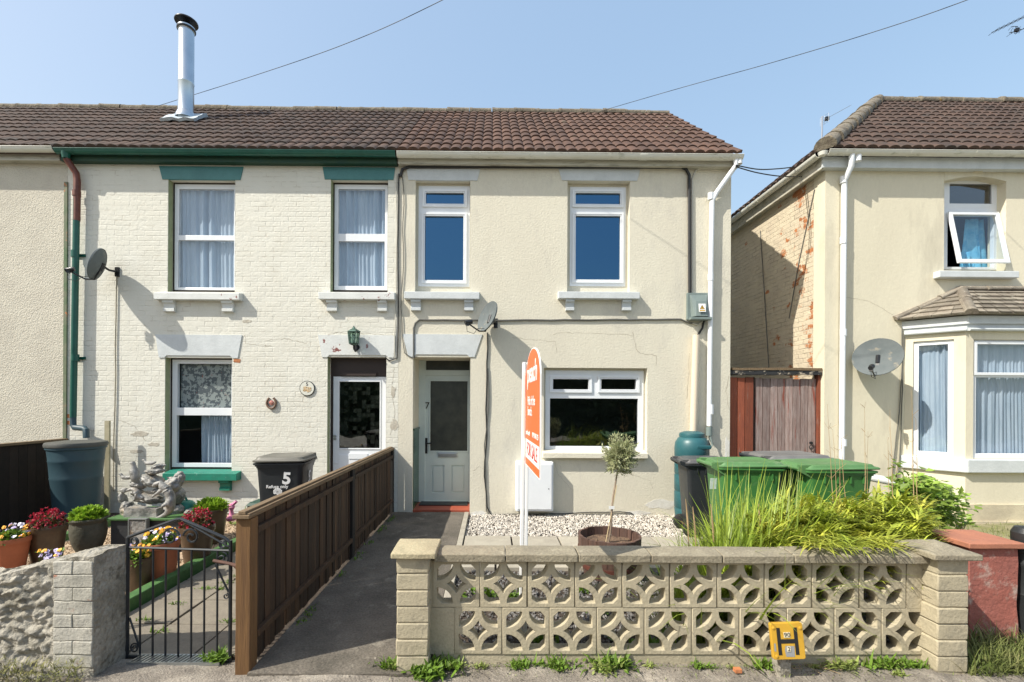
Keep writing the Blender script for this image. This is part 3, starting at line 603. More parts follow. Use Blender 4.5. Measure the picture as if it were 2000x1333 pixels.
# green and red downpipe
xq=lambda px,py:W(px,py,FY-.07).x
mb=MB().tube([(xq(141,308),FY-.17,5.26),(xq(141,316),FY-.17,5.17)],[.06,.045],12).tube([(xq(151,400),FY-.08,4.62),(xq(150,460),FY-.08,4.15)],.042,12,).tube([(xq(150,460),FY-.08,4.15),(xq(144,820),FY-.08,1.40)],.042,12)
for py in (500,700): mb.tube([(xq(148,py),FY-.08,W(148,py,FY).z-.05),(xq(148,py),FY-.08,W(148,py,FY).z+.05)],.05,12); mb.box(xq(148,py)-.09,xq(148,py)+.09,FY-.02,FY-.001,W(148,py,FY).z-.02,W(148,py,FY).z+.02)
dpB=build('downpipe',mb,mGreenG,hB,smooth=40)
build('red_pipe_section',MB().tube([(xq(141,316),FY-.165,5.17),(xq(150,345),FY-.08,5.0),(xq(152,355),FY-.08,4.9),(xq(151,440),FY-.08,4.30)],.0435,12).tube([(xq(151,372),FY-.08,4.74),(xq(151,372),FY-.08,4.66)],.052,12),mRed,dpB,smooth=40)
build('pipe_elbow',MB().tube([(xq(144,818),FY-.08,1.42),(xq(144,836),FY-.08,1.29),(xq(148,840),FY-.09,1.25),(xq(170,841),FY-.12,1.24),(xq(176,843),FY-.14,1.22),(xq(178,855),FY-.15,1.1)],.04,12),mButtD,dpB,smooth=40)
build('painted_edge_strip',MB().box(XAB-.035,XAB+.012,FY-.02,FY+.0,-.05,4.9),mat('green_edge',(.10,.16,.08),(.2,.2,.14),ns=6,rough=.8,stain=(.5,.2,.08),ssc=6,sth=(.62,.66)),hB)
cable(hB,[(228,540),(226,640),(225,760),(222,868),(222,960)],.008,mat('stained_cable',(.30,.27,.2)),jit=.5)
crack(hB,[(515,665),(560,662),(600,672)],.003); crack(hB,[(640,655),(660,650),(770,655)],.003); crack(hB,[(230,820),(262,832),(285,862)],.003); crack(hB,[(770,720),(765,760),(772,810),(762,850)],.003); crack(hB,[(478,655),(480,672),(530,676)],.003)
db_=mat("worn_brick_paint",(.56,.53,.45),(.42,.38,.31),rough=.95,ns=14,bump=.006,bs=40)
for i_,(u_,v_,rx_,ry_) in enumerate(((272,848,16,5),(300,868,10,4),(268,882,12,4),(482,628,9,3),(770,830,7,12),(768,765,5,10))): patch(hB,u_,v_,rx_,ry_,20+i_,db_)
# bare orange bricks
for px,py in ((463,705),(133,813),(132,826)):
    p=W(px,py,FY); build('bare_brick_patch',MB().prism([(p.x-.05,p.z-.02),(p.x+.045,p.z-.03),(p.x+.055,p.z+.02),(p.x+.01,p.z+.03),(p.x-.05,p.z+.025)],FY-.004,FY+.001),mBare,hB)
# stainless flue on the roof
YF=8.45; s_f=(YF-YE)/uS.y; zf=ZE+s_f*uS.z; pf=W(363,250,YF); xf=pf.x; Z=lambda py:W(363,py,YF).z
flue=build('flue_pipe',MB().lathe([(.135,zf-.2),(.135,Z(225)),(.126,Z(222)),(.126,Z(165)),(.131,Z(164)),(.131,Z(162)),(.126,Z(161)),(.126,Z(62)),(.142,Z(60)),(.142,Z(55)),(.10,Z(54))],32,(xf,YF,0)),mGal,hB,smooth=40)
build('flue_collar',MB().lathe([(.17,Z(234)),(.17,Z(231)),(.14,Z(222)),(.128,Z(220))],32,(xf,YF,0)),mGal,flue,smooth=40)
build('flue_cowl',MB().lathe([(.055,Z(56)),(.055,Z(46))],12,(xf,YF,0)).lathe([(.185,Z(46)),(.19,Z(45)),(.185,Z(43)),(.10,Z(39.5)),(.02,Z(37.5))],32,(xf,YF,0)).lathe([(.148,Z(61)),(.152,Z(60)),(.152,Z(58)),(.14,Z(57))],32,(xf,YF,0)),mBlkM,flue,smooth=40)
fm=MB(); fm.gridbox(-.30,.30,-.24,.24,-.005,.045,14,12,1,lambda p,n:Vector((p.x+.012*math.sin(p.y*31),p.y+.02*noise.noise(p*9),p.z+.02*noise.noise(p*7))))
fM=Matrix((Vector((1,0,0)),uS,nS)).transposed().to_4x4(); fM.translation=Vector((xf,YF,zf))+nS*.055
build('flue_flashing',fm,mLead,hB,M=fM,smooth=50)
# low chimney stack just behind the ridge
cx0=W(378,212,10.4).x; cx1=W(412,212,10.4).x
st=build('chimney_stack',MB().box(cx0,cx1,10.2,10.7,ZR-1.2,W(400,213,10.2).z).box(cx0-.03,cx1+.03,10.17,10.73,W(400,213,10.2).z,W(400,209,10.2).z),mat('stack_render',(.5,.42,.34),rough=.9,ns=9,stain=(.2,.13,.1)),hB)
# ---------------- house A
hA=thing('terraced_house','buff roughcast terrace house at the left edge of the row','house',(-9,FY,0)); XA0=-14
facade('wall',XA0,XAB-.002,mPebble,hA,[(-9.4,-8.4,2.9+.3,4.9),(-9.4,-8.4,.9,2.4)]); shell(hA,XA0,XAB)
for z0,z1 in ((3.2,4.9),(.9,2.4)):
    w=build('window',MB().holes(-9.4,-8.4,z0,z1,FY+.1,FY+.16,[(-9.33,-8.47,z0+.07,(z0+z1)/2-.03),(-9.33,-8.47,(z0+z1)/2+.03,z1-.07)]),mWhite,hA); build('pane',MB().box(-9.35,-8.45,FY+.12,FY+.125,z0+.05,z1-.05),mGl,w)
gutter(hA,XA0,XAB-.02,mGutW,z=5.31); mainroof(hA,XA0,XAB,mTile2)
# ---------------- house D (right)
hD=thing('corner_house','pale yellow house with bay window and peeling brick side wall at right','house',(XD+3,FY,0)); XD1=13.0
dW=hole(1844,345,1965,529); dA=hole(1844,337,1965,345)
bx0=W(1766,760,FY).x; bw=.46; bf=FY-bw; bx1=bx0+bw; bx2=bx1+1.75; bx3=bx2+bw; BZ1=W(1880,650,bf).z; BZ0=W(1880,897,bf).z; BZ2=W(1880,923,bf).z
facade('wall',XD,XD1,mYel,hD,[dW,(bx0+.12,bx3-.12,BZ0,BZ1-.1)])
sd=MB(); sd.box(XD,XD+.25,FY+.262,13.2,-.1,5.2); build('side_wall',sd,mBrickD,hD)
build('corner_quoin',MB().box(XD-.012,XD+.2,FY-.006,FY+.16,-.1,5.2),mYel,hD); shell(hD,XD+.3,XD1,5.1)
# arch head over upper window
xw0,xw1,zw0,zw1=dW; mb=MB(); pts=[(xw0,zw1+.09),(xw0,zw1)]
N_=12
pts=[(xw0,zw1+.08)]+[(xw0+(xw1-xw0)*k/N_,zw1-.07+.07*math.sin(math.pi*k/N_)) for k in range(N_+1)]+[(xw1,zw1+.08)]
mb.prism(pts,FY-.003,FY+.24); build('window_head',mb,mYel,hD,fixn=True)
kx0,kx1,kz0,kz1=RC(1899,315,1917,338,FY); build('keystone',MB().prism([(kx0+.012,kz0),(kx1-.012,kz0),(kx1,kz1),(kx0,kz1)],FY-.03,FY+.02),mYel,hD,fixn=True)
wy=FY+.13; w=RC(1848,346,1949,527,wy); w=(xw0,w[1],w[2],w[3])
tp=RC(1855,359,1938,398,wy); op=(tp[0]-.03,tp[1]+.03,w[2]+.04,RC(0,408,0,408,wy)[2]+.02)
wn=build('window',MB().holes(*w,wy,wy+.06,[tp,op]),mWhite,hD,bevel=.004,); wn['label']='upper window with its lower sash propped open'
build('pane',MB().box(tp[0]-.01,tp[1]+.01,wy+.02,wy+.025,tp[2]-.01,tp[3]+.01),mGlDark,wn)
# top hung sash swung outwards
sw=op[1]-op[0]+.06; sh=op[3]-op[2]+.05; ang=R(11)
SM=Matrix.Translation((op[0]-.03,wy-.012,op[3]+.035))@Matrix.Rotation(-ang,4,'X')
build('open_sash',MB().holes(0,sw,-sh,0,-.035,0,[(.055,sw-.055,-sh+.055,-.055)]),mWhite,wn,M=SM,bevel=.004); build('sash_pane',MB().box(.07,sw-.07,-.02,-.015,-sh+.07,-.07),mGlOpen,wn,M=SM)
mb=MB(); folds(mb,op[0]+.44,op[1]+.02,op[2]-.02,op[3],wy+.16,.03,.14,4,10,.12); folds(mb,op[0]+.35,op[1]-.1,op[2]-.02,op[2]+.28,wy+.16,.03,.1,2,6,.06); build('curtain',mb,mCurtBlue,wn,smooth=60)
sx0,sx1,sz0,sz1=RC(1829,531,1984,544,FY-.05); build('sill',MB().box(sx0,sx1,FY-.1,FY+.15,sz0,sz1),mWhiteP,hD,bevel=.01)
# gutter, fascia, hip roof
gutter(hD,XD-.13,XD1,mGutW,z=5.36,y=FY-.2,fas=mWhiteP); 
GY=[]; mb=MB(); r=.06; prof=[(math.cos(a)*r,math.sin(a)*r) for a in [math.pi+math.pi*k/10 for k in range(11)]]; inn=[(u*.9,v*.9) for u,v in reversed(prof)]
xg=XD-.2; mb.loft([[Vector((xg+u,y,5.36+v)) for u,v in prof+inn] for y in (FY-.13,13.4)])
for y in (8.3,9.9,11.5): mb.loft([[Vector((xg+u*1.1,yy,5.36+v*1.1)) for u,v in prof+inn] for yy in (y,y+.03)])
mb.lathe([(.001,-.065),(.05,-.05),(.066,0),(.05,.003)],16,(XD-.17,FY-.17,5.36)); build('side_gutter',mb,mGutW,hD,smooth=40,fixn=True)
build('side_fascia',MB().box(XD-.0999,XD+.02,FY-.0849,FY+.0,5.2001,5.39).box(XD-.1295,XD-.10,FY-.0845,13.4,5.16,5.38).box(XD-.10,XD+.0,FY-.085,13.4,5.18,5.2),mFascia,hD)
ex=XD-.2; ey=FY-.22; ez=5.40; ry=10.15; rz=W(1780,200,ry).z; rl=ry-ey; uD=Vector((0,rl,rz-ez)); LD=uD.length; uD.normalize(); nD=Vector((0,-uD.z,uD.y)); cs=uD.y
rx=W(1712,200,ry).x; kk=(rx-ex)/LD
mb=MB(); roofface(mb,(0,ey,ez),(1,0,0),uD,nD,LD,.335,lambda s:ex+max(0,s)*kk,lambda s:XD1,pitch=.165)
# side hip face
uh=Vector((rx-ex,0,rz-ez)); LH=uh.length; uh.normalize(); nh=Vector((-uh.z,0,uh.x)); yb=ey+2*rl
roofface(mb,(ex,0,ez),(0,-1,0),uh,nh,LH,.335,lambda s:-(yb-max(0,s)*(rl/LH)),lambda s:-(ey+max(0,s)*(rl/LH)),pitch=.165)
mb.add([(ex+.05,ey+.03,ez-.03),(XD1,ey+.03,ez-.03),(XD1,ry,rz-.05),(rx,ry,rz-.05),(ex+.05,yb,ez-.03),(XD1,yb,ez-.03)],[(0,1,2,3),(0,3,4),(3,2,5,4),(0,4,5,1)])
rD=build('roof',mb,mTile2,hD)
q=MB(); ridge(q,(rx,ry,rz+.03),(XD1,ry,rz+.03),.12); ridge(q,(ex+.05,ey+.02,ez+.08),(rx,ry,rz+.06),.135,seg=.45,up=(-.3,-.3,1)); build('ridge',q,mRidge,rD,smooth=40)
# downpipe D
mb=MB().tube([(W(1664,297,FY-.2).x,FY-.2,5.33),(W(1663,318,FY-.2).x,FY-.2,5.15),(W(1649,340,FY-.06).x,FY-.065,5.0),(W(1649,352,FY-.06).x,FY-.06,4.88),(W(1644,893,FY-.06).x,FY-.06,.84),(W(1644,893,FY-.06).x,FY-.06,.1)],.038,12)
for py in (318,352,470,650,865): p=W(1647 if py>330 else 1662,py,FY-.06); mb.tube([(p.x,FY-(.06 if py>330 else .19),p.z-.05),(p.x,FY-(.06 if py>330 else .19),p.z+.05)],.045,12)
build('downpipe',mb,mWhite,hD,smooth=40)
# bay window
bay=MB()
def wallseg(mb,a,b,z0,z1,th=.1,hs=()):
    a=Vector(a);b=Vector(b);d=b-a;L=d.length;M=Matrix((Vector((d.x/L,d.y/L,0)),Vector((-d.y/L,d.x/L,0)),Vector((0,0,1)))).transposed().to_4x4(); M.translation=Vector((a.x,a.y,0))
    t=MB().holes(0,L,z0,z1,0,th,list(hs)); mb.add([M@v for v in t.v],t.f); return M,L
P0=(bx0,FY);P1=(bx1,bf);P2=(bx2,bf);P3=(bx3,FY)
Mw,Lw=wallseg(bay,P0,P1,BZ2,BZ1+.02,.1,[(.1,.53,BZ0+.005,W(1825,665,FY-.25).z)])
fx0=W(1901,780,bf).x-bx1; ztf=W(1950,664,bf).z
Mf,Lf=wallseg(bay,P1,P2,BZ2,BZ1+.02,.1,[(fx0,1.75-fx0,BZ0+.005,ztf)])
wallseg(bay,P2,P3,BZ2,BZ1+.02,.1,[(.12,.55,BZ0+.005,ztf)])
wallseg(bay,P0,P1,-.1,BZ2,.1); wallseg(bay,P1,P2,-.1,BZ2,.1); wallseg(bay,P2,P3,-.1,BZ2,.1)
bayo=build('bay_wall',bay,mYel,hD)
def ring(o,z0,z1,mb):
    p=[Vector((bx0-o*1.0,FY+.01)),Vector((bx1-o*.41,bf-o)),Vector((bx2+o*.41,bf-o)),Vector((bx3+o,FY+.01))]
    mb.loft([[Vector((q.x,q.y,z)) for q in p] for z in (z0,z1)])
mb=MB(); ring(.07,BZ2,BZ0-.0,mb); build('bay_sill',mb,mWhiteP,hD,bevel=.012,fixn=True)
mb=MB(); ring(.03,-.1,W(1900,985,bf).z,mb); ring(.055,-.1,.02,mb); build('bay_plinth',mb,mat('stained_plinth',(.62,.55,.40),(.48,.42,.31),ns=4,rough=.9,bump=.004,bs=40),hD,fixn=True)
ZC=W(1900,618,bf).z; mb=MB(); ring(.02,BZ1+.02,BZ1+.12,mb); ring(.05,BZ1+.12,ZC,mb); build('bay_cornice',mb,mWhiteP,hD,fixn=True)
mb=MB(); 
for a,b in ((P0,P1),(P1,P2)):
    a=Vector((*a,0));b=Vector((*b,0)); n=(b-a).normalized(); n=Vector((n.y,-n.x,0)); mb.tube([Vector((a.x,a.y,BZ1+.04))+n*.045,Vector((b.x,b.y,BZ1+.04))+n*.045],.022,8)
build('cornice_pipe',mb,mWhiteP,hD,smooth=40)
def bwin(M,x0,x1,z0,z1,split,seed):
    fr=MB(); ps=[(x0+.07,x1-.07,z0+.07,split-.04),(x0+.07,x1-.07,split+.03,z1-.06)] if split else [(x0+.06,x1-.06,z0+.07,z1-.06)]
    fr.holes(x0,x1,z0,z1,.03,.09,ps)
    if split: p=ps[1]; fr.holes(p[0]-.04,p[1]+.04,p[2]-.04,p[3]+.04,.012,.029,[p])
    w=build('window',fr,mWhite,hD,M=M,bevel=.004); g=MB()
    for p in ps: g.add([(p[0]-.01,.055,p[2]-.01),(p[1]+.01,.055,p[2]-.01),(p[1]+.01,.055,p[3]+.01),(p[0]-.01,.055,p[3]+.01)],[(0,1,2,3)])
    build('pane',g,mGlC,w,M=M); c=MB(); folds(c,x0+.01,x1-.01,z0,z1,.125,.026,.12,seed,10,.015); build('curtain',c,mCurt,w,M=M,smooth=60)
bwin(Mw,.1,.53,BZ0+.006,W(1825,665,FY-.25).z-.002,None,1); bwin(Mf,fx0,1.75-fx0,BZ0+.006,ztf-.002,W(1950,732,bf).z,3)
# bay roof
EZ=W(1898,613,bf-.1).z; TZ=W(1880,566,FY-.02).z; E=[Vector((bx0-.16,FY,EZ)),Vector((bx1-.06,bf-.14,EZ)),Vector((bx2+.06,bf-.14,EZ)),Vector((bx3+.16,FY,EZ))]
T=[Vector((W(1878,566,FY).x-.02,FY,TZ)),Vector((W(1930,566,FY).x+.6,FY,TZ))]
mb=MB(); n=5
def flat_tiles(a,b,c,d,rows,w=.17):       # eaves a->b , head c->d
    for r in range(rows):
        t0=r/rows; t1=min(1,(r+1.15)/rows); p=a.lerp(c,t0); q=b.lerp(d,t0); p2=a.lerp(c,t1); q2=b.lerp(d,t1)
        nn=(b-a).cross(c-a).normalized(); 
        if nn.z<0: nn=-nn
        k=max(1,int((q-p).length/w))
        for i in range(k):
            s0=i/k+.004; s1=(i+1)/k-.004; j=nn*rnd.uniform(0,.004)
            A=p.lerp(q,s0)+nn*.028+j; B=p.lerp(q,s1)+nn*.028+j; C=p2.lerp(q2,s1)+nn*.006; D=p2.lerp(q2,s0)+nn*.006
            mb.add([A,B,C,D,A-nn*.024,B-nn*.024],[(0,1,2,3),(4,5,1,0)],a=rnd.random())
flat_tiles(E[0],E[1],T[0],T[0],6); flat_tiles(E[1],E[2],T[0],T[1],6); flat_tiles(E[2],E[3],T[1],T[1],6)
mb.add([E[0],E[1],E[2],E[3],T[1],T[0]],[(0,1,5),(1,2,4,5),(2,3,4),(0,3,2,1)])
br_=build('bay_roof',mb,mGreyTile,hD)
q=MB(); ridge(q,E[1]+Vector((0,0,.03)),T[0]+Vector((0,0,.03)),.07,seg=.3,up=(-.3,-.6,1)); ridge(q,E[2]+Vector((0,0,.03)),T[1]+Vector((0,0,.03)),.07,seg=.3,up=(.3,-.6,1)); ridge(q,E[0]+Vector((0,-.02,.03)),T[0]+Vector((0,-.02,.03)),.045,seg=.3,up=(0,-.5,1)); ridge(q,T[0]+Vector((0,-.03,.03)),T[1]+Vector((0,-.03,.03)),.05,seg=.3); build('hip_tiles',q,mGreyTile,br_,smooth=40)
for pts in ([(1762,640),(1763,760),(1757,900),(1752,950)],[(1740,950),(1757,800),(1766,650)]): cable(hD,pts,.007,mGreyC,jit=.6,d=.02)
for pts in ([(7.6,4.75),(7.75,3.3),(7.9,1.7)],[(8.3,5.0),(8.9,3.6),(9.2,2.0)]): build('cable',MB().tube([(XD-.01,y,z) for y,z in [( 7.15,5.0),(7.5,4.0),(7.75,3.1)]] if pts[0][0]<8 else [(XD-.01,8.6,4.9),(XD-.01,8.45,3.6),(XD-.01,8.3,2.2)],.008,6),mGreyC,hD)
crack(hD,[(1745,615),(1700,590),(1660,582),(1618,581)],.0025)
# ================================================================ boundary walls, fences, gates
# pierced block wall
FX0=W(775,1180,2.8).x; wl=thing('pierced_block_wall','pale yellow pierced screen block wall with grey coping between two pillars','wall',(1,2.9,0))
def blockcurve(a=.147,dep=.09):
    c=bpy.data.curves.new('b','CURVE'); c.dimensions='2D'; c.fill_mode='BOTH'; c.extrude=dep/2-.003; c.bevel_depth=.003; c.bevel_resolution=1; c.offset=-.003
    def sp(pts):
        s=c.splines.new('POLY'); s.points.add(len(pts)-1)
        for i,p in enumerate(pts): s.points[i].co=(p[0],p[1],0,1)
        s.use_cyclic_u=True
    sp([(-a,-a),(a,-a),(a,a),(-a,a)]); i=.122; r1=.100; r2=.136; ch=.03
    for sx in (-1,1):
        for sz in (-1,1):
            pts=[(i-r1,i),(i-ch,i),(i,i-ch),(i,i-r1)]
            for k in range(1,9): t=-math.pi/2-math.pi/2*k/9; pts.append((i+r1*math.cos(t),i+r1*math.sin(t)))
            sp([(sx*x,sz*z) for x,z in pts])
    star=[]; h=math.sqrt(r2*r2-i*i); t0=math.atan2(h,i)   # arcs of radius r2 round each corner
    for q in range(4):
        cx,cy=[(i,i),(-i,i),(-i,-i),(i,-i)][q]; base=[math.pi,3*math.pi/2,0,math.pi/2][q]
        a0=base+t0; a1=base+math.pi/2-t0
        for k in range(9): t=a1+(a0-a1)*k/8; star.append((cx+r2*math.cos(t),cy+r2*math.sin(t)))
    sp(star)
    o=bpy.data.objects.new('tmp',c); COL.objects.link(o); bpy.context.view_layer.update(); me=bpy.data.meshes.new_from_object(o.evaluated_get(bpy.context.evaluated_depsgraph_get())); bpy.data.objects.remove(o)
    me.transform(Matrix.Rotation(R(90),4,'X')); me.materials.clear(); me.materials.append(mBlock); return me
bme=blockcurve(); WD=2.9; b0=None
for row,(xs,y) in enumerate((([891+92.8*k for k in range(10)],1143),([934+92.9*k for k in range(10)],1234))):
    for px in xs:
        p=W(px,y,WD); b=bpy.data.objects.new('screen_block',bme); COL.objects.link(b); b.parent=wl; b.matrix_parent_inverse=wm(wl).inverted()
        b.location=(p.x+rnd.uniform(-.002,.002),WD+.05+rnd.uniform(-.003,.003),(.50 if row==0 else .203)+rnd.uniform(-.0015,.0015)); b.rotation_euler=(0,R(rnd.uniform(-.3,.3)),0)
xl=W(846,1180,WD).x; xr=W(1822,1180,WD).x; LX=lambda px:W(px,1180,WD).x
mb=MB(); mb.box(xl,xr,WD+.015,WD+.105,-.1,.055); mb.box(LX(887)-.3,LX(887)+.0,WD+.008,WD+.09,.056,.349); mb.box(LX(1773),LX(1773)+.16,WD+.006,WD+.09,.352,.645)
mb.box(LX(846)-.02,LX(846)+.001,WD+.01,WD+.085,.35,.646); mb.box(LX(1817),LX(1817)+.02,WD+.008,WD+.09,.056,.35)
for px in [846+92.8*k for k in range(11)]: mb.box(LX(px)-.004,LX(px)+.004,WD+.012,WD+.085,.352,.648)
for px in [888+92.9*k for k in range(11)]: mb.box(LX(px)-.004,LX(px)+.004,WD+.012,WD+.085,.054,.35)
mb.box(xl,xr,WD+.014,WD+.085,.347,.356)
build('plinth',mb,mBlock,wl)
js=[847,988,1130,1273,1413,1553.5,1697,1822]
for a,b in zip(js,js[1:]):
    x0=W(a,1090,2.85).x+.003; x1=W(b,1090,2.85).x-.003; dz=rnd.uniform(-.003,.003); mb=MB()
    def fn(p,n): return p+Vector((noise.noise(p*9)*.002,noise.noise(p*11+Vector((3,0,0)))*.003,noise.noise(p*8+Vector((9,0,0)))*.003))
    mb.gridbox(x0,x1,WD-.045,WD+.145,.651+dz,.70+dz,12,6,3,lambda p,n:fn(Vector((p.x,p.y,p.z+(.012*(1-abs(p.y-(WD+.05))/.095) if n.z>0 else 0))),n))
    build('coping_stone',mb,mCoping,wl,bevel=.005,smooth=30)
def pillar(x0,x1,capm,cx0,cx1,flat):
    mb=MB(); n=7; hgt=.70/n
    for k in range(n):
        j=rnd.uniform(-.003,.003); mb.gridbox(x0+j,x1+j,2.8+j,3.045,-.0+k*hgt+.004,(k+1)*hgt-.001,4,4,2,lambda p,nn:p+Vector((noise.noise(p*13)*.004,noise.noise(p*12)*.004,noise.noise(p*15)*.002)))
    mb.box(x0+.006,x1-.006,2.807,3.04,-.1,.70)
    p=build('pillar',mb,mBlock,wl,bevel=.007,smooth=30)
    c=MB(); zt=.70; o=.0
    c.gridbox(cx0,cx1,2.765,3.075,zt+.001,zt+.036,8,8,1,lambda p_,nn:p_+Vector((noise.noise(p_*9)*.004,noise.noise(p_*8)*.004,noise.noise(p_*7)*.003+(.05 if not flat else .018)*max(0,1-max(abs(p_.x-(cx0+cx1)/2)/((cx1-cx0)/2),abs(p_.y-2.92)/.155))*(nn.z>0))))
    build('pillar_cap',c,mCoping if not flat else mat('pale_cap_stone',(.42,.37,.24),(.36,.31,.20),rough=.9,ns=6,bump=.006,bs=50,fine=.2,stain=(.28,.26,.17),ssc=4),p,bevel=.006,smooth=30)
pillar(W(774,1180,2.8).x,W(837,1180,2.8).x,0,W(762,1062,2.765).x,W(851,1062,2.765).x,True)
pillar(W(1832,1180,2.8).x,W(1892,1180,2.8).x,0,W(1826,1062,2.765).x,W(1921,1062,2.765).x,False)
# red wall pier
rw=thing('red_wall_pier','low masonry pier painted brick red with terracotta slab, right of the block wall','wall',(3.6,3.4,0))
rx0=W(1893,1150,3.2).x; rx1=W(1989,1150,3.2).x
build('pier',MB().gridbox(rx0,rx1,3.2,3.5,-.1,.645,10,8,14,lambda p,n:p+n*.008*noise.noise(p*6)+Vector((0,0,0))),mPink,rw,bevel=.006,smooth=30)
build('coping_slab',MB().gridbox(rx0-.03,rx1+.025,3.17,3.53,.646,.685,8,6,1,lambda p,n:p+Vector((0,0,.004*noise.noise(p*6)))),mTerraSlab,rw,bevel=.006,smooth=30)
bl=build('ribbed_bollard',MB().lathe([(.085,-.05),(.085,.3),(.088,.31),(.085,.32),(.085,.50),(.089,.51),(.089,.53),(.085,.54),(.085,.60),(.09,.61),(.09,.66),(.085,.68),(.087,.69),(.087,.74),(.07,.775),(.02,.785)],16,(W(2008,1100,3.25).x,3.25,0)),mat('black_bollard',(.022,.024,.026),rough=.45,bump=.002,bs=30),None,smooth=25); tag(bl,'black ribbed plastic post beside the red pier at the right edge','bollard')
# rubble wall left
def Vector_s(p): return 9.0
mbS=MB(); x1=W(183,1200,2.75).x; xb=x1-.235
def rub(p,n):
    q=Vector((p.x*4.2,p.y*5,p.z*8.5))+Vector((noise.noise(p*4),noise.noise(p*5),noise.noise(p*4.5)))*1.3
    dd,_=noise.voronoi(q); e=min(1,(dd[1]-dd[0])*2.6); f=noise.fractal(p*14,1,2,4)
    k=min(1,max(0,(xb-p.x)/.03)); amp=k
    pz=Vector((p.x*6,p.y*6,p.z*15)); rg=1-abs(noise.noise(pz))*2; out=n.normalized()*((e-.6)*.018*amp+f*.016*(.25+.75*amp)+(rg-.6)*.013*amp) if n.length>0 else Vector()
    if n.z>0: out=Vector((0,0,f*.015+noise.noise(p*3)*.015-.03*abs(p.y-2.87)/.12))
    out.z-=.26*min(.6,max(0,(xb+.12-p.x)))*max(0,p.z-.2)/.525
    return p+out
mbS.gridbox(-4.6,x1,2.75,2.99,-.12,.725,330,16,110,rub)
sw_=build('rubble_stone_wall',mbS,mStone,None,smooth=60); tag(sw_,None)
swt=thing('stone_wall','old grey rubble stone front wall with brick end pier, beside the iron gate','wall',(-3,2.85,0))
sw_.parent=swt; sw_.matrix_parent_inverse=wm(swt).inverted(); sw_.name='rubble_stonework'
mb=MB(); k=0; z=.06
while z<.66:
    if k%2==0: segs=[(xb,x1-.003)]
    else: segs=[(xb,xb+.112),(xb+.115,x1-.003)]
    for a,b in segs:
        j=rnd.uniform(-.004,.004); mb.gridbox(a+.001,b,2.744+j*.6,2.80,z+.0015,z+.0765,10,2,4,lambda p,n:p+Vector((noise.noise(p*15)*.003,noise.noise(p*17)*.005,noise.noise(p*15)*.003)))
    z+=.079; k+=1
build('brick_pier',mb,mat('weathered_brick',(.48,.46,.40),(.38,.365,.31),rough=.9,ns=5,bump=.006,bs=50,fine=.15,stain=(.32,.15,.10),ssc=8,sth=(.6,.66)),swt,bevel=.004,smooth=30)
# picket fence between the paths
fn_=thing('wooden_fence','dark brown close board fence running from pavement to house between two paths','fence',(-1.5,4.8,0))
fx=-1.50; ys=[2.80,4.86,6.84]
p0=W(463,1180,2.8).x
for i,y in enumerate(ys):
    w=.045; m=mWoodP if i==0 else mWoodBlk
    build('post',MB().gridbox(fx-w,fx+w,y,y+.09,-.12,.93 if i==0 else .97,3,3,8,lambda p,n:p+Vector((noise.noise(p*5)*.002,noise.noise(p*5)*.002,0))),m,fn_,bevel=.005)
for a,b in ((ys[0]+.09,ys[1]),(ys[1]+.09,ys[2])):
    mb=MB(); y=a+.002; 
    while y<b-.03:
        w=.078+rnd.uniform(-.006,.006); w=min(w,b-y-.002); g=rnd.choice((.001,.001,.002,.004,.012,.003)); tlt=rnd.uniform(-.006,.006); off=rnd.uniform(-.004,.004)
        zb=-.01+rnd.uniform(.01,.035)
        mb.loft([[Vector((fx+.0+off,y+tlt*(z<.5),z)),Vector((fx+.014+off,y+tlt*(z<.5),z)),Vector((fx+.012+off,y+w+tlt*(z<.5),z)),Vector((fx-.004+off,y+w+tlt*(z<.5),z))] for z in (zb,.935)],a=rnd.random()); y+=w+g
    pn=build('board_panel',mb,mWoodD,fn_,fixn=True)
    mb=MB()
    for z in (.17,.82): mb.box(fx+.016,fx+.048,a,b,z,z+.042)
    mb.box(fx-.03,fx-.005,a,b,.84,.88)
    build('rail',mb,mWoodD,pn,bevel=.003)
    mb=MB()
yy0=2.775; yy1=6.9
build('capping_rail',MB().box(fx-.055,fx+.05,yy0,yy1,.935,.96),mWoodRail,fn_,bevel=.005)
build('capping_rail',MB().box(fx-.02,fx+.026,yy0+.005,yy1,.9605,.982).box(fx+.028,fx+.05,yy0+.01,yy1,.9605,.968),mWoodRail,fn_,bevel=.004)
# left boundary fence (dark board fence, seen end on, in its own shade)
lf_=thing('boundary_fence','tall dark timber boundary fence at far left behind the flower pots','fence',(-6.32,5,0))
mb=MB(); y=3.0
while y<6.9: mb.box(-6.345+rnd.uniform(-.004,.004),-6.325,y,y+.115,-.1,1.05,a=rnd.random()); y+=.119
build('board_panel',mb,mat('black_boards',(.030,.020,.014),(.02,.014,.01),rough=.9,ns=5,attr=.3,bump=.004,bs=20),lf_); build('capping_rail',MB().box(-6.38,-6.29,3.0,6.9,1.05,1.085),mWoodRail,lf_,bevel=.004)
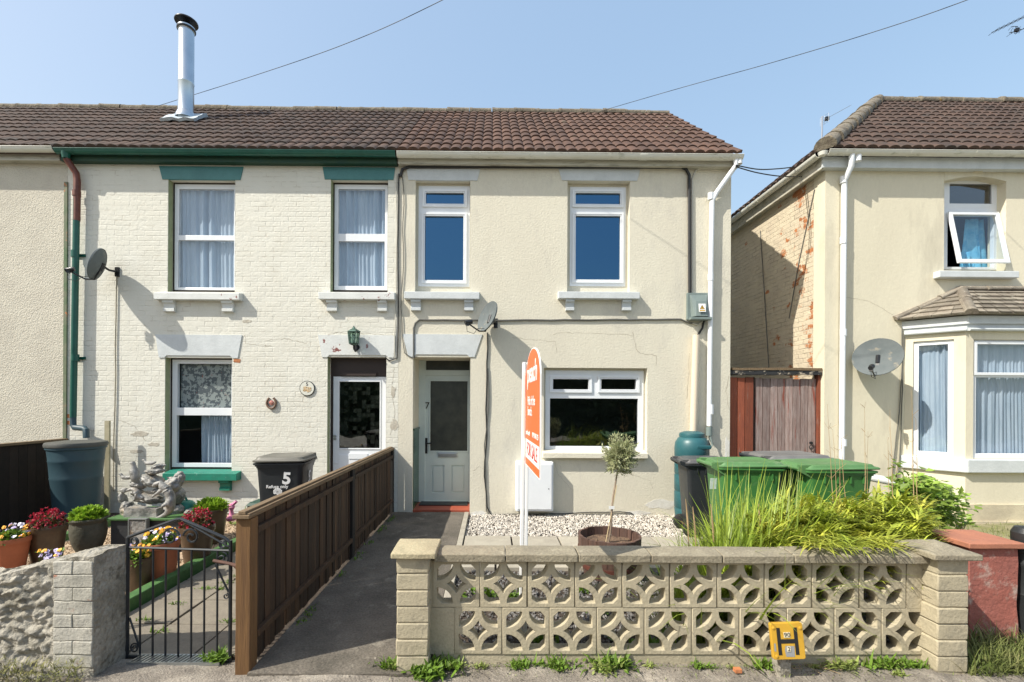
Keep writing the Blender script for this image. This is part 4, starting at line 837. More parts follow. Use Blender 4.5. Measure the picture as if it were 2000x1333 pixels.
# iron gate
gt=thing('iron_gate','black wrought iron garden gate with scrolls, hung between stone wall and fence post','gate',(-2.3,3.0,0))
GM=Matrix.Translation((W(249,1200,3.0).x,3.0,0))@Matrix.Rotation(R(-5),4,'Z'); gw=.70; zt=.695; zb=-.01; za=.745
mb=MB(); sq=lambda a,b,r:mb.tube([a,b],r,6)
mb.tube([(0,0,zb-.01),(0,0,.76)],.011,8); mb.tube([(gw,0,zb-.02),(gw,0,.76)],.011,8); mb.tube([(0,0,zt),(gw,0,zt)],.008,6); mb.tube([(0,0,zb),(gw,0,zb)],.008,6)
build('gate_frame',mb,mIron,gt,M=GM,smooth=40)
mb=MB(); mb.tube([(0,0,.76),(.04,0,.775),(gw*.48,0,.885),(gw*.52,0,.888),(gw-.04,0,.775),(gw,0,.745)],.010,8); mb.tube([(gw*.55,0,.873),(gw-.015,0,.72)],.006,6); build('arched_top',mb,mIron,gt,M=GM,smooth=40)
mb=MB()
for k in range(7): x=gw*(k+1)/8; mb.tube([(x,0,zb),(x,0,zt)],.0062,8)
build('bars',mb,mIron,gt,M=GM,smooth=40)
mb=MB()
SP=[]
def spiral(cx,cz,r0,turns,a0,sg=1,r=.005,r1=.012,flat=False):
    P=[]
    for k in range(int(turns*20)+1):
        t=k/(turns*20); a=a0+sg*t*turns*2*math.pi; rr=r0*(1-t)+r1*t; P.append((cx+rr*math.cos(a),0,cz+rr*math.sin(a)))
    SP.append(MB().tube(P,r,6))
spiral(.045,.735,.03,1.6,-1.5); spiral(gw-.05,.735,.028,1.6,4.6,-1); spiral(gw*.42,.77,.062,1.4,.2,1,.0065); spiral(gw*.62,.775,.055,1.4,3.0,-1,.0065)
spiral(gw-.055,.64,.045,1.3,1.5,-1); mb.tube([(gw-.10,0,.60),(gw-.012,0,.43)],.006,6); spiral(gw-.03,.405,.02,1.2,1.2,-1,.004,.006)
mb.tube([(.015,0,.24),(.085,0,.05)],.006,6); spiral(.05,.045,.032,1.4,.5,1,.005)
build('brace',mb,mIron,gt,M=GM,smooth=40)
for s__ in SP: build('scroll',s__,mIron,gt,M=GM,smooth=40)
build('latch_bar',MB().tube([(gw-.10,-.02,.635),(gw+.02,-.025,.62),(gw+.075,-.03,.607)],[.010,.010,.014],8).tube([(gw+.06,-.03,.615),(gw+.085,-.03,.60)],.02,8),mRust,gt,M=GM,smooth=40)
# alley gate
ag=thing('alley_gate','weathered red and grey boarded side gate between the two houses','gate',((XC+XD)/2,7.05,0)); ay=7.0
q=lambda px:W(px,800,ay).x; zt_=W(1500,737,ay).z
mb=MB(); 
for a,b in ((1426,1440),(1441,1455),(1456,1472)): mb.box(q(a),q(b)-.004,ay,ay+.025,-.1,zt_+rnd.uniform(-.01,.0),a=rnd.random())
build('side_panel',mb,mGateR,ag,bevel=.003)
mb=MB(); xs=[1477+ (1596-1477)*k/8 for k in range(9)]
for a,b in zip(xs,xs[1:]): mb.box(q(a)+.005,q(b)-.005,ay+.03,ay+.055,-.05,zt_-.02+rnd.uniform(-.008,.008),a=rnd.random()); mb.box(q(a)+.05,q(a)+.056,ay+.027,ay+.031,-.05,zt_-.03,a=0)
gd=build('gate_door',mb,mGateG,ag,bevel=.002); build('ring_handle',MB().tube([(q(1586)+.03*math.cos(t*.4),ay+.01,W(1586,874,ay).z+.03*math.sin(t*.4)) for t in range(17)],.006,6).tube([(q(1586),ay+.0,W(1586,868,ay).z+.02),(q(1586),ay+.03,W(1586,868,ay).z+.02)],.02,10),mBlkM,gd,smooth=40)
build('gate_post',MB().box(q(1597),q(1611)-.005,ay-.01,ay+.08,-.1,zt_+.04),mGateR,ag,bevel=.004); build('door_gap_post',MB().box(q(1473),q(1476.5),ay+.04,ay+.1,-.1,zt_),mWoodBlk,ag)
build('lintel_beam',MB().gridbox(q(1424),q(1612),ay-.05,ay+.12,W(1500,732,ay-.05).z,W(1500,724,ay-.05).z,30,3,3,lambda p,n:p+Vector((0,noise.noise(p*8)*.01,noise.noise(p*9)*.012))),mat('peeling_black_paint',(.02,.02,.022),(.03,.03,.03),rough=.6,ns=9,stain=(.42,.36,.28),ssc=6,sth=(.53,.56)),ag).location=(0,0,0)
build('gate_capping',MB().gridbox(q(1427),q(1600),ay-.06,ay+.14,W(1500,723.5,ay-.05).z,W(1500,719,ay-.05).z,20,3,1,lambda p,n:p+Vector((0,0,noise.noise(p*7)*.008))),mWoodRail,ag)
# ================================================================ fixtures on the walls
def dish(px,py,d,label,n=(-.80,-.50,.33),s=1.0,mount_px=None,armd=None,roll=0):
    c=W(px,py,d); t=thing('satellite_dish',label,'satellite dish',(c.x,FY,c.z))
    n=Vector(n).normalized(); up=Vector((0,0,1)); x=up.cross(n).normalized(); u=n.cross(x)
    M=Matrix((x,u,n)).transposed().to_4x4(); M.translation=c
    mb=MB(); rw=.25*s; rh=.235*s; rings=[]
    for rr in [i/7 for i in range(1,8)]: rings.append([Vector((rw*rr*math.cos(a),rh*rr*math.sin(a),.055*(rr*rr)-.055)) for a in [2*math.pi*k/36 for k in range(36)]])
    back=[[p*1.0+Vector((0,0,-.010)) for p in r] for r in rings]
    rim=[[Vector((p.x*1.02,p.y*1.02,p.z+.002)) for p in rings[-1]],[Vector((p.x*1.02,p.y*1.02,p.z-.016)) for p in rings[-1]]]
    mb.loft(rings+rim+list(reversed(back)),True,True); build('reflector',mb,mDish,t,M=M,smooth=50)
    mb=MB(); mb.tube([(0,-rh*.55,-.05),(0,-rh*.95,-.045),(0,-rh*1.12,.05),(0,-rh*.95,.27)],.011,8); mb.box(-.02,.02,-rh*.6,-rh*.3,-.07,-.045); arm=build('feed_arm',mb,mBlkM,t,M=M,smooth=40)
    L=(Vector((0,-rh*.1,-.05))-Vector((0,-rh*.9,.29))).normalized(); base=Vector((0,-rh*.92,.27)); e=base+L*.075
    mb=MB(); mb.tube([base-L*.03,base+L*.02,base+L*.03,e],[.028,.028,.035,.033],12); mb.box(-.022,.022,-rh*.98-.03,-rh*.98+.02,.235,.275); lnb=build('feed_horn',mb,mBlkM if 'first' not in label else mBlkM,t,M=M,smooth=40)
    P=[M@(base+Vector((0,-.03,0))),M@(base+Vector((0,-.03,0)))+Vector((.01,0,-.1)),M@(base+Vector((0,-.01,-.06)))+Vector((.05,0,-.13)),M@Vector((0,-rh*.9,.1))+Vector((0,0,-.03)),M@Vector((0,-rh*.8,-.03))]
    mb=MB(); mb.tube(P,.004,6)
    wpt=Vector((c.x+.10,FY,c.z-.06)) if not mount_px else W(*mount_px,FY)
    bk=M@Vector((0,0,-.075))
    mb.tube([bk,Vector((wpt.x-.01,bk.y+(FY-bk.y)*.45,bk.z-.02)),Vector((wpt.x,FY-.02,wpt.z))],.016,8); mb.box(wpt.x-.03,wpt.x+.03,FY-.02,FY-.0,wpt.z-.07,wpt.z+.07)
    mb.tube([M@Vector((0,.04,-.06)),M@Vector((0,-.08,-.06))],.03,8)
    build('bracket',mb,mBlkM,t,smooth=40)
dish(189,516,FY-.30,'small satellite dish seen edge on beside the green downpipe',s=.98,mount_px=(230,532),n=(-.86,-.36,.30))
dish(951,618,FY-.30,'small satellite dish on the cream wall above and right of door 7',s=.96,mount_px=(968,632),n=(-.82,-.48,.30))
dish(1713,697,FY-.30,'satellite dish facing the camera on the yellow house beside its bay window',s=1.17,mount_px=(1725,715),n=(-.76,-.60,.26))
# coach lamp
c=W(691,665,FY-.13); t=thing('wall_lantern','green metal coach lantern with glass panes above door of number 5','lantern',(c.x,FY,c.z-.15))
mb=MB(); hx=6
def hexr(r,z,o=0): return [Vector((c.x+r*math.cos(math.pi*k/3+o),c.y+r*math.sin(math.pi*k/3+o),c.z+z)) for k in range(6)]
mb.loft([hexr(.02,.19),hexr(.025,.175),hexr(.095,.135),hexr(.10,.12)]); mb.loft([hexr(.075,-.045),hexr(.07,-.055),hexr(.03,-.075)]); mb.tube([c+Vector((0,0,.18)),c+Vector((0,0,.21))],.01,6)
A=hexr(.088,.12); B=hexr(.068,-.045)
for k in range(6): mb.tube([A[k],B[k]],.006,6); mb.tube([(A[k]+B[k])/2,(A[(k+1)%6]+B[(k+1)%6])/2],.004,5); mb.tube([(A[k]+A[(k+1)%6])/2,(B[k]+B[(k+1)%6])/2],.004,5)
mV=mat('verdigris_metal',(.10,.19,.15),(.03,.05,.045),rough=.5,metal=.2,ns=14)
build('lantern_cage',mb,mV,t,smooth=20); build('lantern_glass',MB().loft([hexr(.083,.12),hexr(.064,-.045)]),glassmat('lantern_glass',.15,(.6,.75,.68)),t); build('bulb',MB().lathe([(.01,-.04),(.02,-.03),(.025,.02),(.03,.05),(.01,.09)],12,c),mWhiteP,t,smooth=60)
build('wall_arm',MB().tube([c+Vector((0,0,-.07)),c+Vector((0,.02,-.12)),c+Vector((0,.08,-.15)),c+Vector((.01,.125,-.11))],[.012,.018,.016,.014],8).lathe([(.03,0),(.045,.01),(.045,.02)],16,M=Matrix.Translation(c+Vector((.01,.13,-.09)))@Matrix.Rotation(R(90),4,'X')).tube([c+Vector((.01,.11,-.02)),c+Vector((.01,.11,-.14))],.018,8),mBlkM,t,smooth=40)
# plaque
c=W(600,759,FY-.012); t=thing('house_plaque','round cream ceramic plaque with number 5 and painted cottage','plaque',(c.x,FY,c.z))
PM=face_M(c); build('disc',MB().lathe([(.112,-.01),(.114,0),(.108,.006)],40,M=PM),mInk,t,smooth=40); build('face',MB().lathe([(.104,.0),(.103,.008),(.0005,.009)],40,M=PM),mat('ceramic_cream',(.70,.70,.62),rough=.3),t,smooth=40)
text('5',.075,mInk,t,PM@Matrix.Translation((0,.062,.010)),'numeral')
mb=MB(); 
for k in range(26): a=rnd.uniform(-.05,.06); b=rnd.uniform(-.045,.02); r_=rnd.uniform(.008,.018); mb.lathe([(r_,0.0),(r_*.8,.0008)],7,(a,b,.0095+k*.00005),M=PM)
build('painted_cottage',mb,mat('ochre_glaze',(.55,.36,.16),(.5,.42,.3),rough=.4,ns=30,attr=.4),t)
# horseshoe
c=W(530,787,FY-.02); t=thing('horseshoe','rusty brown horseshoe with a small red ornament hung on the brick wall','horseshoe',(c.x,FY,c.z))
P=[(c.x+.068*math.cos(a)*(1-.18*max(0,math.sin(a))),c.y,c.z+.085*math.sin(a)) for a in [math.pi*.68+ (math.pi*1.64)*k/20 for k in range(21)]]
build('shoe',MB().tube(P,.016,6),mat('brown_shoe',(.20,.12,.075),(.12,.07,.05),rough=.6,ns=20),t,smooth=40); build('ornament',MB().lathe([(.005,-.04),(.035,-.01),(.04,.01),(.012,.035)],8,M=Matrix.Translation(c+Vector((0,.0,.0)))@Matrix.Diagonal((1,.35,1,1))),mat('red_ornament',(.45,.12,.10),(.5,.25,.2),rough=.5,ns=30),t,smooth=40)
# electricity service box
x0,x1,z0,z1=RC(1343,572,1387,626,FY-.06); t=thing('electricity_box','grey plastic electricity service box with yellow hazard label high on wall','service box',((x0+x1)/2,FY,z0)); w=x1-x0;h=z1-z0
build('backplate',MB().box(x0,x1,FY-.05,FY-.001,z0+.01,z1),mGreyBox,t,bevel=.006)
mb=MB(); a0=x0+.035;a1=x1-.02; zt=z1-.03; zb=z0+.05
mb.add([(a0,FY-.051,zt),(a1-.02,FY-.051,zt),(a1,FY-.051,zb),(a0+.02,FY-.051,zb),(a0+.075,FY-.09,zt-.10),(a1-.05,FY-.09,zt-.10),(a1-.045,FY-.13,zb),(a0+.06,FY-.13,zb)],[(0,4,5,1),(1,5,6,2),(0,3,7,4),(4,7,6,5),(3,2,6,7)])
mb.box(x0+.02,x1-.005,FY-.14,FY-.02,z0,z0+.035)
bx=build('cover',mb,mGreyBox,t,bevel=.004,fixn=True)
LM=face_M(((a0+a1)/2+.008,FY-.135,(zt+zb)/2-.045),(0,-1,.13)); lb_=build('hazard_label',MB().box(-.052,.052,-.062,.062,0,.002),mSignW,t,M=LM)
build('triangle',MB().add([(-.038,-.022,.003),(.038,-.022,.003),(0,.046,.003)],[(0,1,2)]),mInk,lb_,M=LM); build('yellow_triangle',MB().add([(-.029,-.017,.0036),(.029,-.017,.0036),(0,.035,.0036)],[(0,1,2)]).box(-.04,.04,-.05,-.033,.0025,.0032),mYellow,lb_,M=LM)
build('lightning_flash',MB().add([(-.008,.018,.0042),(.004,.018,.0042),(.0,.006,.0042),(.01,.006,.0042),(-.008,-.014,.0042),(-.002,.002,.0042),(-.012,.002,.0042)],[(0,6,5,2,1),(5,4,3,2)]),mInk,lb_,M=LM)
# white meter cabinet
x0,x1,z0,z1=RC(1007,902,1080,998,FY-.12); t=thing('meter_cabinet','white plastic meter cabinet fixed low on the cream wall','meter cabinet',((x0+x1)/2,FY,z0))
build('cabinet',MB().box(x0,x1,FY-.17,FY-.001,z0,z1),mWhite,t,bevel=.012); build('cabinet_door',MB().box(x0+.025,x1-.025,FY-.182,FY-.171,z0+.03,z1-.03),mWhite,t,bevel=.006); build('lock',MB().tube([(x1-.07,FY-.186,z0+.33*(z1-z0)*1.4),(x1-.07,FY-.18,z0+.33*(z1-z0)*1.4)],.008,8),mInk,t)
# ================================================================ wheelie bins, butts
def rr(w,d,r,z,cy=0,n=4):
    P=[]
    for sx,sy,a0 in ((1,-1,-90),(1,1,0),(-1,1,90),(-1,-1,180)):
        for k in range(n+1): a=R(a0+90*k/n); P.append(Vector((sx*(w/2-r)+r*math.cos(a),cy+sy*(d/2-r)+r*math.sin(a),z)))
    return P
def wheelie(loc,rot,w,d,h,label,mB,mL,cat='wheelie bin',group=None,lidtilt=1.2,decals=None):
    t=thing('wheelie_bin',label,cat,loc,group); T=Matrix.Translation(loc)@Matrix.Rotation(rot,4,'Z')
    mb=MB(); mb.loft([rr(w*.74,d*.62,.04,.03,.02),rr(w*.76,d*.64,.045,.0+.08,.02),rr(w*.93,d*.90,.05,h*.86,0),rr(w*.95,d*.92,.05,h*.90,0)])
    for k,(e,z) in enumerate(((.0,.90),(.02,.915),(.045,.93))): mb.loft([rr(w*.97+e,d*.95+e,.05,h*z-.012,0),rr(w*.97+e,d*.95+e,.05,h*z+.004,0)])
    for s in (-1,1) if not decals else ():
        for k in range(3): mb.box(s*w*(.30-.12*k)-.006,s*w*(.30-.12*k)+.006,-d*.485,-d*.43,h*.80,h*.885)
    for k in (range(4) if not decals else ()): y=-d*.3+d*.18*k; mb.box(w*.46,w*.495,y-.006,y+.006,h*.82,h*.885); mb.box(-w*.495,-w*.46,y-.006,y+.006,h*.82,h*.885)
    body=build('body',mb,mB,t,M=T,smooth=35)
    TL=T@Matrix.Translation((0,d*.46,h*.937))@Matrix.Rotation(R(-lidtilt),4,'X')@Matrix.Translation((0,-d*.46,0))
    mb=MB(); mb.loft([rr(w*1.06,d*1.04,.05,0,-.01),rr(w*1.07,d*1.05,.05,.012,-.01),rr(w*1.04,d*1.02,.05,.02,-.01),rr(w*1.0,d*.97,.05,.022,0),rr(w*.96,d*.93,.06,.045,0),rr(w*.84,d*.80,.06,.055,.01),rr(w*.80,d*.76,.06,.051,.01)])
    for s in (-1,1): mb.box(s*w*.40-.03,s*w*.40+.03,d*.42,d*.56,.0,.05)
    lid=build('lid',mb,mL,t,M=TL,smooth=35)
    mb=MB().tube([(-w*.46,d*.58,h*.95),(w*.46,d*.58,h*.95)],.018,10)
    for s in (-1,1): mb.loft([[Vector((x,d*.40,h*.86)),Vector((x,d*.60,h*.93)),Vector((x,d*.60,h*.975)),Vector((x,d*.40,h*.93))] for x in (s*w*.44-.012,s*w*.44+.012)])
    build('handle',mb,mL if mL is mPlastLid else mB,t,M=T,smooth=35,fixn=True)
    mb=MB().tube([(-w*.40,d*.36,.10),(w*.40,d*.36,.10)],.012,8); build('axle',mb,mRust,t,M=T)
    for s in (-1,1): build('wheel',MB().tube([(s*w*.40,d*.36,.10),(s*w*.40+s*.012,d*.36,.10),(s*w*.40+s*.045,d*.36,.10)],[.085,.10,.095],24),mRubber,t,M=T,smooth=40)
    if decals: decals(t,body,T)
    return t
def dec5(t,body,T):
    # front slope: body goes from (y=-d*.29) low to (-d*.46) high
    h=1.09; d=.52; w=.48
    sl=Vector((0,-(.46-.31+.0)*d,h*.78)).normalized(); n=Vector((0,-sl.z,sl.y)); 
    def FM(x,z): y=-(.32-.02/d+(.45-.30)*(z-.08)/(.78*h))*d; y=-(.30*d+(.45*d-.30*d)*(z-.08)/(h*.78))-.006; m=Matrix((Vector((1,0,0)),sl,n)).transposed().to_4x4(); m.translation=(x,y,z); return T@m
    text('5',.17,mSignW,body,FM(.075,.855)@Matrix.Rotation(R(-6),4,'Z'),'painted_numeral',bold=.006); text('Refuse only',.046,mSignW,body,FM(-.02,.775),'lettering',bold=.001)
    text('Swindon',.045,mSignW,body,FM(-.015,.635),'lettering',bold=.0012); text('BOROUGH COUNCIL',.019,mSignW,body,FM(-.015,.608),'lettering'); text('www.swindon.gov.uk',.022,mSignW,body,FM(-.015,.565),'lettering')
    mb=MB()
    for k in range(7): a=R(-20+220*k/6); mb.lathe([(.016,0),(.015,.001)],8,(.030*math.cos(a),.022+.026*math.sin(a),0)); mb.tube([(0,-.02,0),(.022*math.cos(a),.02+.02*math.sin(a),0)],.0022,4)
    mb.box(-.005,.005,-.048,0,0,.0015); mb.box(-.024,.024,-.052,-.046,0,.0015); m=FM(-.015,.70); build('tree_emblem',mb,mSignW,body,M=m)
    sM=T@face_M((w*.462,.06,.76),(1,0,-.1)); sM=T@face_M((w*.472,.03,.83),(1,0,-.09)); text('5',.19,mSignW,body,sM,'painted_numeral',sx=.8,bold=.004)
wheelie((-2.19,4.95,0),R(6),.48,.52,1.09,'black wheelie bin painted with a white 5 behind the wooden fence',mPlastK,mat('warm_grey_lid',(.13,.125,.105),(.17,.16,.135),rough=.5,ns=5),decals=dec5)  # lid a paler, warmer grey than the black body
def stick(t,body,T):
    build('sticker',MB().box(-.05,.05,-.085,.085,0,.002),mat('pale_sticker',(.45,.62,.5),(.7,.75,.7),ns=30,rough=.5),body,M=T@face_M((-.575*.462,-.0,.82),(-1,0,-.09)))
GRP='recycling and refuse bins beside the grasses'
# bins stand side-on: their backs (handles, wheels) to the left, fronts to the right
def bin_at(pxc,d,rot,w,dp,h,*a,**k): return wheelie((W(pxc,900,d).x,d,k.pop('z',0)),rot,w,dp,h,*a,**k)
def stick2(t,body,T): build('sticker',MB().box(-.045,.045,-.08,.08,0,.002),mat('pale_sticker',(.45,.62,.5),(.7,.75,.7),ns=30,rough=.5),body,M=T@face_M((.575*.0-.28*.0-.20,.0,0),( 0,0,1)))
bin_at(1372,5.9,R(84),.48,.56,.98,'black wheelie bin leftmost of the group beside the teal water butt',mPlastK,mat('grey_black_lid',(.07,.07,.075),(.10,.10,.10),rough=.4,ns=5),group=GRP,z=-.02)
bin_at(1449,4.85,R(84),.50,.64,1.07,'green wheelie bin with a pale sticker between the two black bins',mPlastG,mPlastLid,group=GRP)
bin_at(1609,4.7,R(90),.52,.70,1.07,'green wheelie bin on the right, nearest the yellow house downpipe',mPlastG,mPlastLid,group=GRP)
bin_at(1536,5.5,R(88),.56,.72,1.07,'black wheelie bin with flat grey lid behind the green bins',mPlastK,mat('grey_lid',(.17,.17,.165),(.13,.13,.13),rough=.5,ns=5),group=GRP)
build_st=build('sticker',MB().box(-.032,.032,-.055,.055,0,.002),mat('pale_sticker',(.45,.62,.5),(.7,.75,.7),ns=30,rough=.5),bpy.data.objects['wheelie_bin.002'],M=face_M((W(1393,945,4.62).x,4.62,W(1393,945,4.62).z),(0,-1,-.12)))
# teal water butt
c=W(1351,900,6.55); t=thing('water_butt','slim teal plastic water butt under the white downpipe','water butt',(c.x,6.55,-.03)); c=(c.x,6.55,-.03)
prof=[(.20,0),(.215,.05)]
for z in (.18,.42,.66,.88): prof+=[(.232,z),(.225,z+.012),(.225,z+.02),(.232,z+.03)]
prof+=[(.232,1.05),(.222,1.13),(.185,1.19),(.16,1.205)]
build('barrel_body',MB().lathe(prof,36,c),mButt,t,smooth=50); build('lid',MB().lathe([(.168,1.20),(.172,1.235),(.165,1.26),(.10,1.285),(.01,1.29)],36,c),mButt,t,smooth=40)
build('panel',MB().box(c[0]-.03,c[0]+.17,c[1]-.233,c[1]-.2,1.02,1.07),mButt,t,bevel=.01)
# dark tapering tub left
c=(W(150,900,6.3).x,6.3,-.03); t=thing('water_tub','large dark blue water butt in the corner under the elbow pipe','water butt',c)
prof=[(r_*.77,z_p) for r_,z_p in [(.30,0),(.32,.3),(.352,.62),(.36,.64),(.355,.66),(.375,.86),(.382,.87),(.378,.89),(.395,1.02),(.415,1.03),(.415,1.07)]]
build('barrel_body',MB().lathe(prof,40,c),mButtD,t,smooth=40); build('lid',MB().lathe([(.33,1.06),(.335,1.09),(.325,1.115),(.16,1.135),(.01,1.14)],40,c),mat('tub_lid',(.09,.09,.08),(.06,.065,.06),rough=.6,ns=7),t,smooth=40)
# stake behind tub
s_=build('timber_stake',MB().gridbox(W(207,900,6.75).x,W(216,900,6.75).x,6.72,6.75,-.05,W(207,822,6.75).z,1,1,6),mat('stake_wood',(.42,.38,.26),(.33,.30,.2),rough=.9,ns=9),None); tag(s_,'weathered upright stake against the brick wall beside the dark blue butt','stake')
# ================================================================ estate agent board
bx=.243; t=thing('for_sale_board','orange and white estate agent for sale board on a white post','sale board',(bx,3.3,0))
mb=MB(); pa=W(1021,1160,3.3); pb=W(1026,708,3.3)
for o in (0,.03): mb.add([(pa.x-.028+o,3.28,-.15),(pa.x-.002+o,3.28,-.15),(pa.x-.002+o,3.33,-.15),(pa.x-.028+o,3.33,-.15),(pb.x-.02+o,3.28,pb.z),(pb.x+.002+o*.9,3.28,pb.z),(pb.x+.002+o*.9,3.33,pb.z),(pb.x-.02+o,3.33,pb.z)],[(0,3,2,1),(4,5,6,7),(0,1,5,4),(1,2,6,5),(2,3,7,6),(3,0,4,7)])
build('post',mb,mSignW,t,bevel=.004,fixn=True)
y0,y1=3.3,2.60; xa=W(1028,800,y0).x; xb=W(1056,830,y1).x; A=Vector((xa,y0,0)); Bv=Vector((xb,y1,0)); dv=(Bv-A); L=dv.length; dv.normalize(); nn=Vector((dv.y,-dv.x,0)); nn=-nn if nn.x>0 else nn
BM=Matrix((dv,Vector((0,0,1)),dv.cross(Vector((0,0,1))))).transposed().to_4x4(); 
zb_=W(1054,938,y1).z; zs=W(1045,735,(y0+y1)/2-.1).z; zap=W(1046,680,2.93).z; BM.translation=Vector((xa,y0,0))
outl=[(0,zb_),(L,zb_),(L,zs)]+[(L/2+L/2*math.cos(math.pi*k/16),zs-.02+(zap-zs+.02)*math.sin(math.pi*k/16)**.9) for k in range(1,16)]+[(0,zs)]
def flat(mb,poly,z0,z1): n=len(poly); return mb.add([(x,y,z0) for x,y in poly]+[(x,y,z1) for x,y in poly],[tuple(range(n-1,-1,-1)),tuple(range(n,2*n))]+[(j,(j+1)%n,(j+1)%n+n,j+n) for j in range(n)])
# BM's local z may point away from the camera side: use the face that looks to -x
sz=1 if (BM.to_3x3()@Vector((0,0,1))).x<0 else -1
mb=MB(); flat(mb,outl,-.004,.004); brd=build('board',mb,mSignW,t,M=BM)
zi=.006*sz; ins=[(L/2+(x-L/2)*.975,zb_+.006+(z-zb_)*.985) for x,z in outl]; mb=MB(); n=len(ins)
mb.add([(x,z,.0048*sz) for x,z in ins],[tuple(range(n))]); mb.add([(x,z,-.0048*sz) for x,z in ins],[tuple(range(n))]); build('orange_face',mb,mOrange,brd,M=BM)
wz0=zb_+.055; wz1=zb_+.185; build('white_band',MB().add([(.012*L,wz0,.0055*sz),(L*.985,wz0,.0055*sz),(L*.985,wz1,.0055*sz),(.012*L,wz1,.0055*sz)],[(0,1,2,3)]).add([(.012*L,wz0,-.0055*sz),(L*.985,wz0,-.0055*sz),(L*.985,wz1,-.0055*sz),(.012*L,wz1,-.0055*sz)],[(0,1,2,3)]),mSignW,brd,M=BM)
def btext(s,size,x,z,m,**k):
    for side in (1,-1):
        zz=.0065*sz*side; F=BM@Matrix.Translation((x,z,zz))
        if sz*side<0: F=F@Matrix.Rotation(math.pi,4,'Y')
        text(s,size,m,brd,F,'lettering',**k)
zmid=lambda py,d=2.95:W(1040,py,d).z
btext('peach',.19,L*.50,zmid(728),mSignW,bold=.003,sx=1.1); btext('Pick of the',.085,L*.45,zmid(784),mSignW,bold=.001); btext('bunch.',.085,L*.36,zmid(805),mSignW,bold=.001)
btext('peach.co.uk',.045,L*.22,zb_+.232,mSignW,bold=.0005); btext('01793 696 225',.045,L*.74,zb_+.232,mSignW,bold=.0005); btext('FOR SALE',.125,L*.5,(wz0+wz1)/2,mRedInk)
# ================================================================ hydrant marker
c=W(1538,1252,2.755); t=thing('hydrant_marker','yellow hydrant marker plate with black letter H at foot of the block wall','hydrant sign',(c.x,2.77,0))
HM=face_M((c.x,2.75,c.z),(-.06,-1,.10))@Matrix.Rotation(R(3.2),4,'Z'); w=.094;h=.105
build('plate',MB().loft([rr(w*2,h*2,.012,-.025),rr(w*2,h*2,.012,.0)],M=HM),mYellow,t,bevel=.003); pl=bpy.data.objects['plate']
e=.0012
build('letter_h',MB().box(-.062,-.042,-.078,.078,.0005,e+.0008).box(.038,.058,-.078,.078,.0005,e+.0008).box(-.042,.038,-.012,.012,.0005,e+.0008),mInk,pl,M=HM)
cr=mat('number_tile',(.72,.66,.48),rough=.6)
for x in (-.013,.006): build('number_tile',MB().box(x-.009,x+.0085,.022,.052,.001,.0035),cr,pl,M=HM)
build('number_tile',MB().box(-.011,.009,-.058,-.030,.0024,.0045),cr,pl,M=HM)
text('9',.035,mInk,pl,HM@Matrix.Translation((-.013,.037,.0045)),'numeral',ext=.0004); text('0',.035,mInk,pl,HM@Matrix.Translation((.006,.037,.0045)),'numeral',ext=.0004); text('2',.032,mInk,pl,HM@Matrix.Translation((-.001,-.044,.0055)),'numeral',ext=.0004)
mb=MB(); mb.add([(-.020,-.088,.0012),(.030,-.09,.0012),(.034,-.028,.0012),(-.018,-.026,.0012),(-.024,-.05,.0012)],[(0,1,2,3,4)]); build('worn_patch',mb,mGreyW,pl,M=HM); build('worn_patch',MB().add([(-.085,-.055,.0012),(-.074,-.058,.0012),(-.074,-.012,.0012),(-.084,-.01,.0012)],[(0,1,2,3)]),mGreyW,pl,M=HM)
mb=MB()
for x,y in ((-.078,.078),(.078,.074),(-.074,-.085)): mb.lathe([(.009,0),(.009,.004),(.004,.006)],10,(x,y,.0),M=HM)
build('bolt',mb,mYellow,pl,smooth=40); build('stub_post',MB().gridbox(c.x-.03,c.x+.04,2.78,2.86,-.05,c.z+.02,3,3,5,lambda p,n:p+noise.noise_vector(p*12)*.004),mStone,t,bevel=.006)
# ================================================================ ground
struct('ground',MB().box(-400,400,-400,400,-.6,-.14),mGround)
struct('road',MB().box(-60,60,-9.0,-.6,-.135,-.11),mat('worn_road',(.33,.31,.28),(.27,.25,.22),rough=.95,ns=5,fine=.2))
def gp(p,n):
    if n.z<=0: return p
    e=max(0,(p.y-2.66)/.3); return p+Vector((0,0,.010*noise.fractal(p*5,1,2,4)+.012*noise.noise(p*1.7)+e*.02*max(0,noise.noise(p*3+Vector((5,0,0))))-.012))
struct('pavement',MB().box(-60,60,-.6,2.2,-.12,-.012).gridbox(-5,6,2.2,2.96,-.12,.004,330,26,1,gp),mPave)
struct('front_path',MB().gridbox(-1.46,-.40,2.78,FY-.02,-.1,.006,24,70,1,lambda p,n:p+Vector((0,0,.006*noise.fractal(p*3,1,2,3)*(n.z>0)))),mConc)
kb=MB(); y=2.99
while y<6.8: L=.60; kb.gridbox(-.395,-.33,y,min(y+L-.012,6.9),-.1,.012,1,3,1,lambda p,n:p); y+=L
struct('path_edging',kb,mSlab,bevel=.004)
struct('garden_soil',MB().gridbox(-.33,12,2.99,FY+.0,-.13,-.045,120,50,1,lambda p,n:p+Vector((0,0,.02*noise.noise(p*2)*(n.z>0)))),mSoil)
sb=MB(); 
for row,(ya,yb) in enumerate(((4.62,5.18),(5.19,5.72))):
    x=-.32+(.0 if row else -.2)
    while x<2.6: sb.box(max(x,-.32)+.006,x+.56,ya+.005,yb-.005,-.08,-.005+rnd.uniform(-.004,.004),M=None); x+=.575
struct('paving',sb,mSlab,bevel=.005)
struct('alley_ground',MB().box(XC,XD,FY+.01,13,-.12,-.02),mConc)
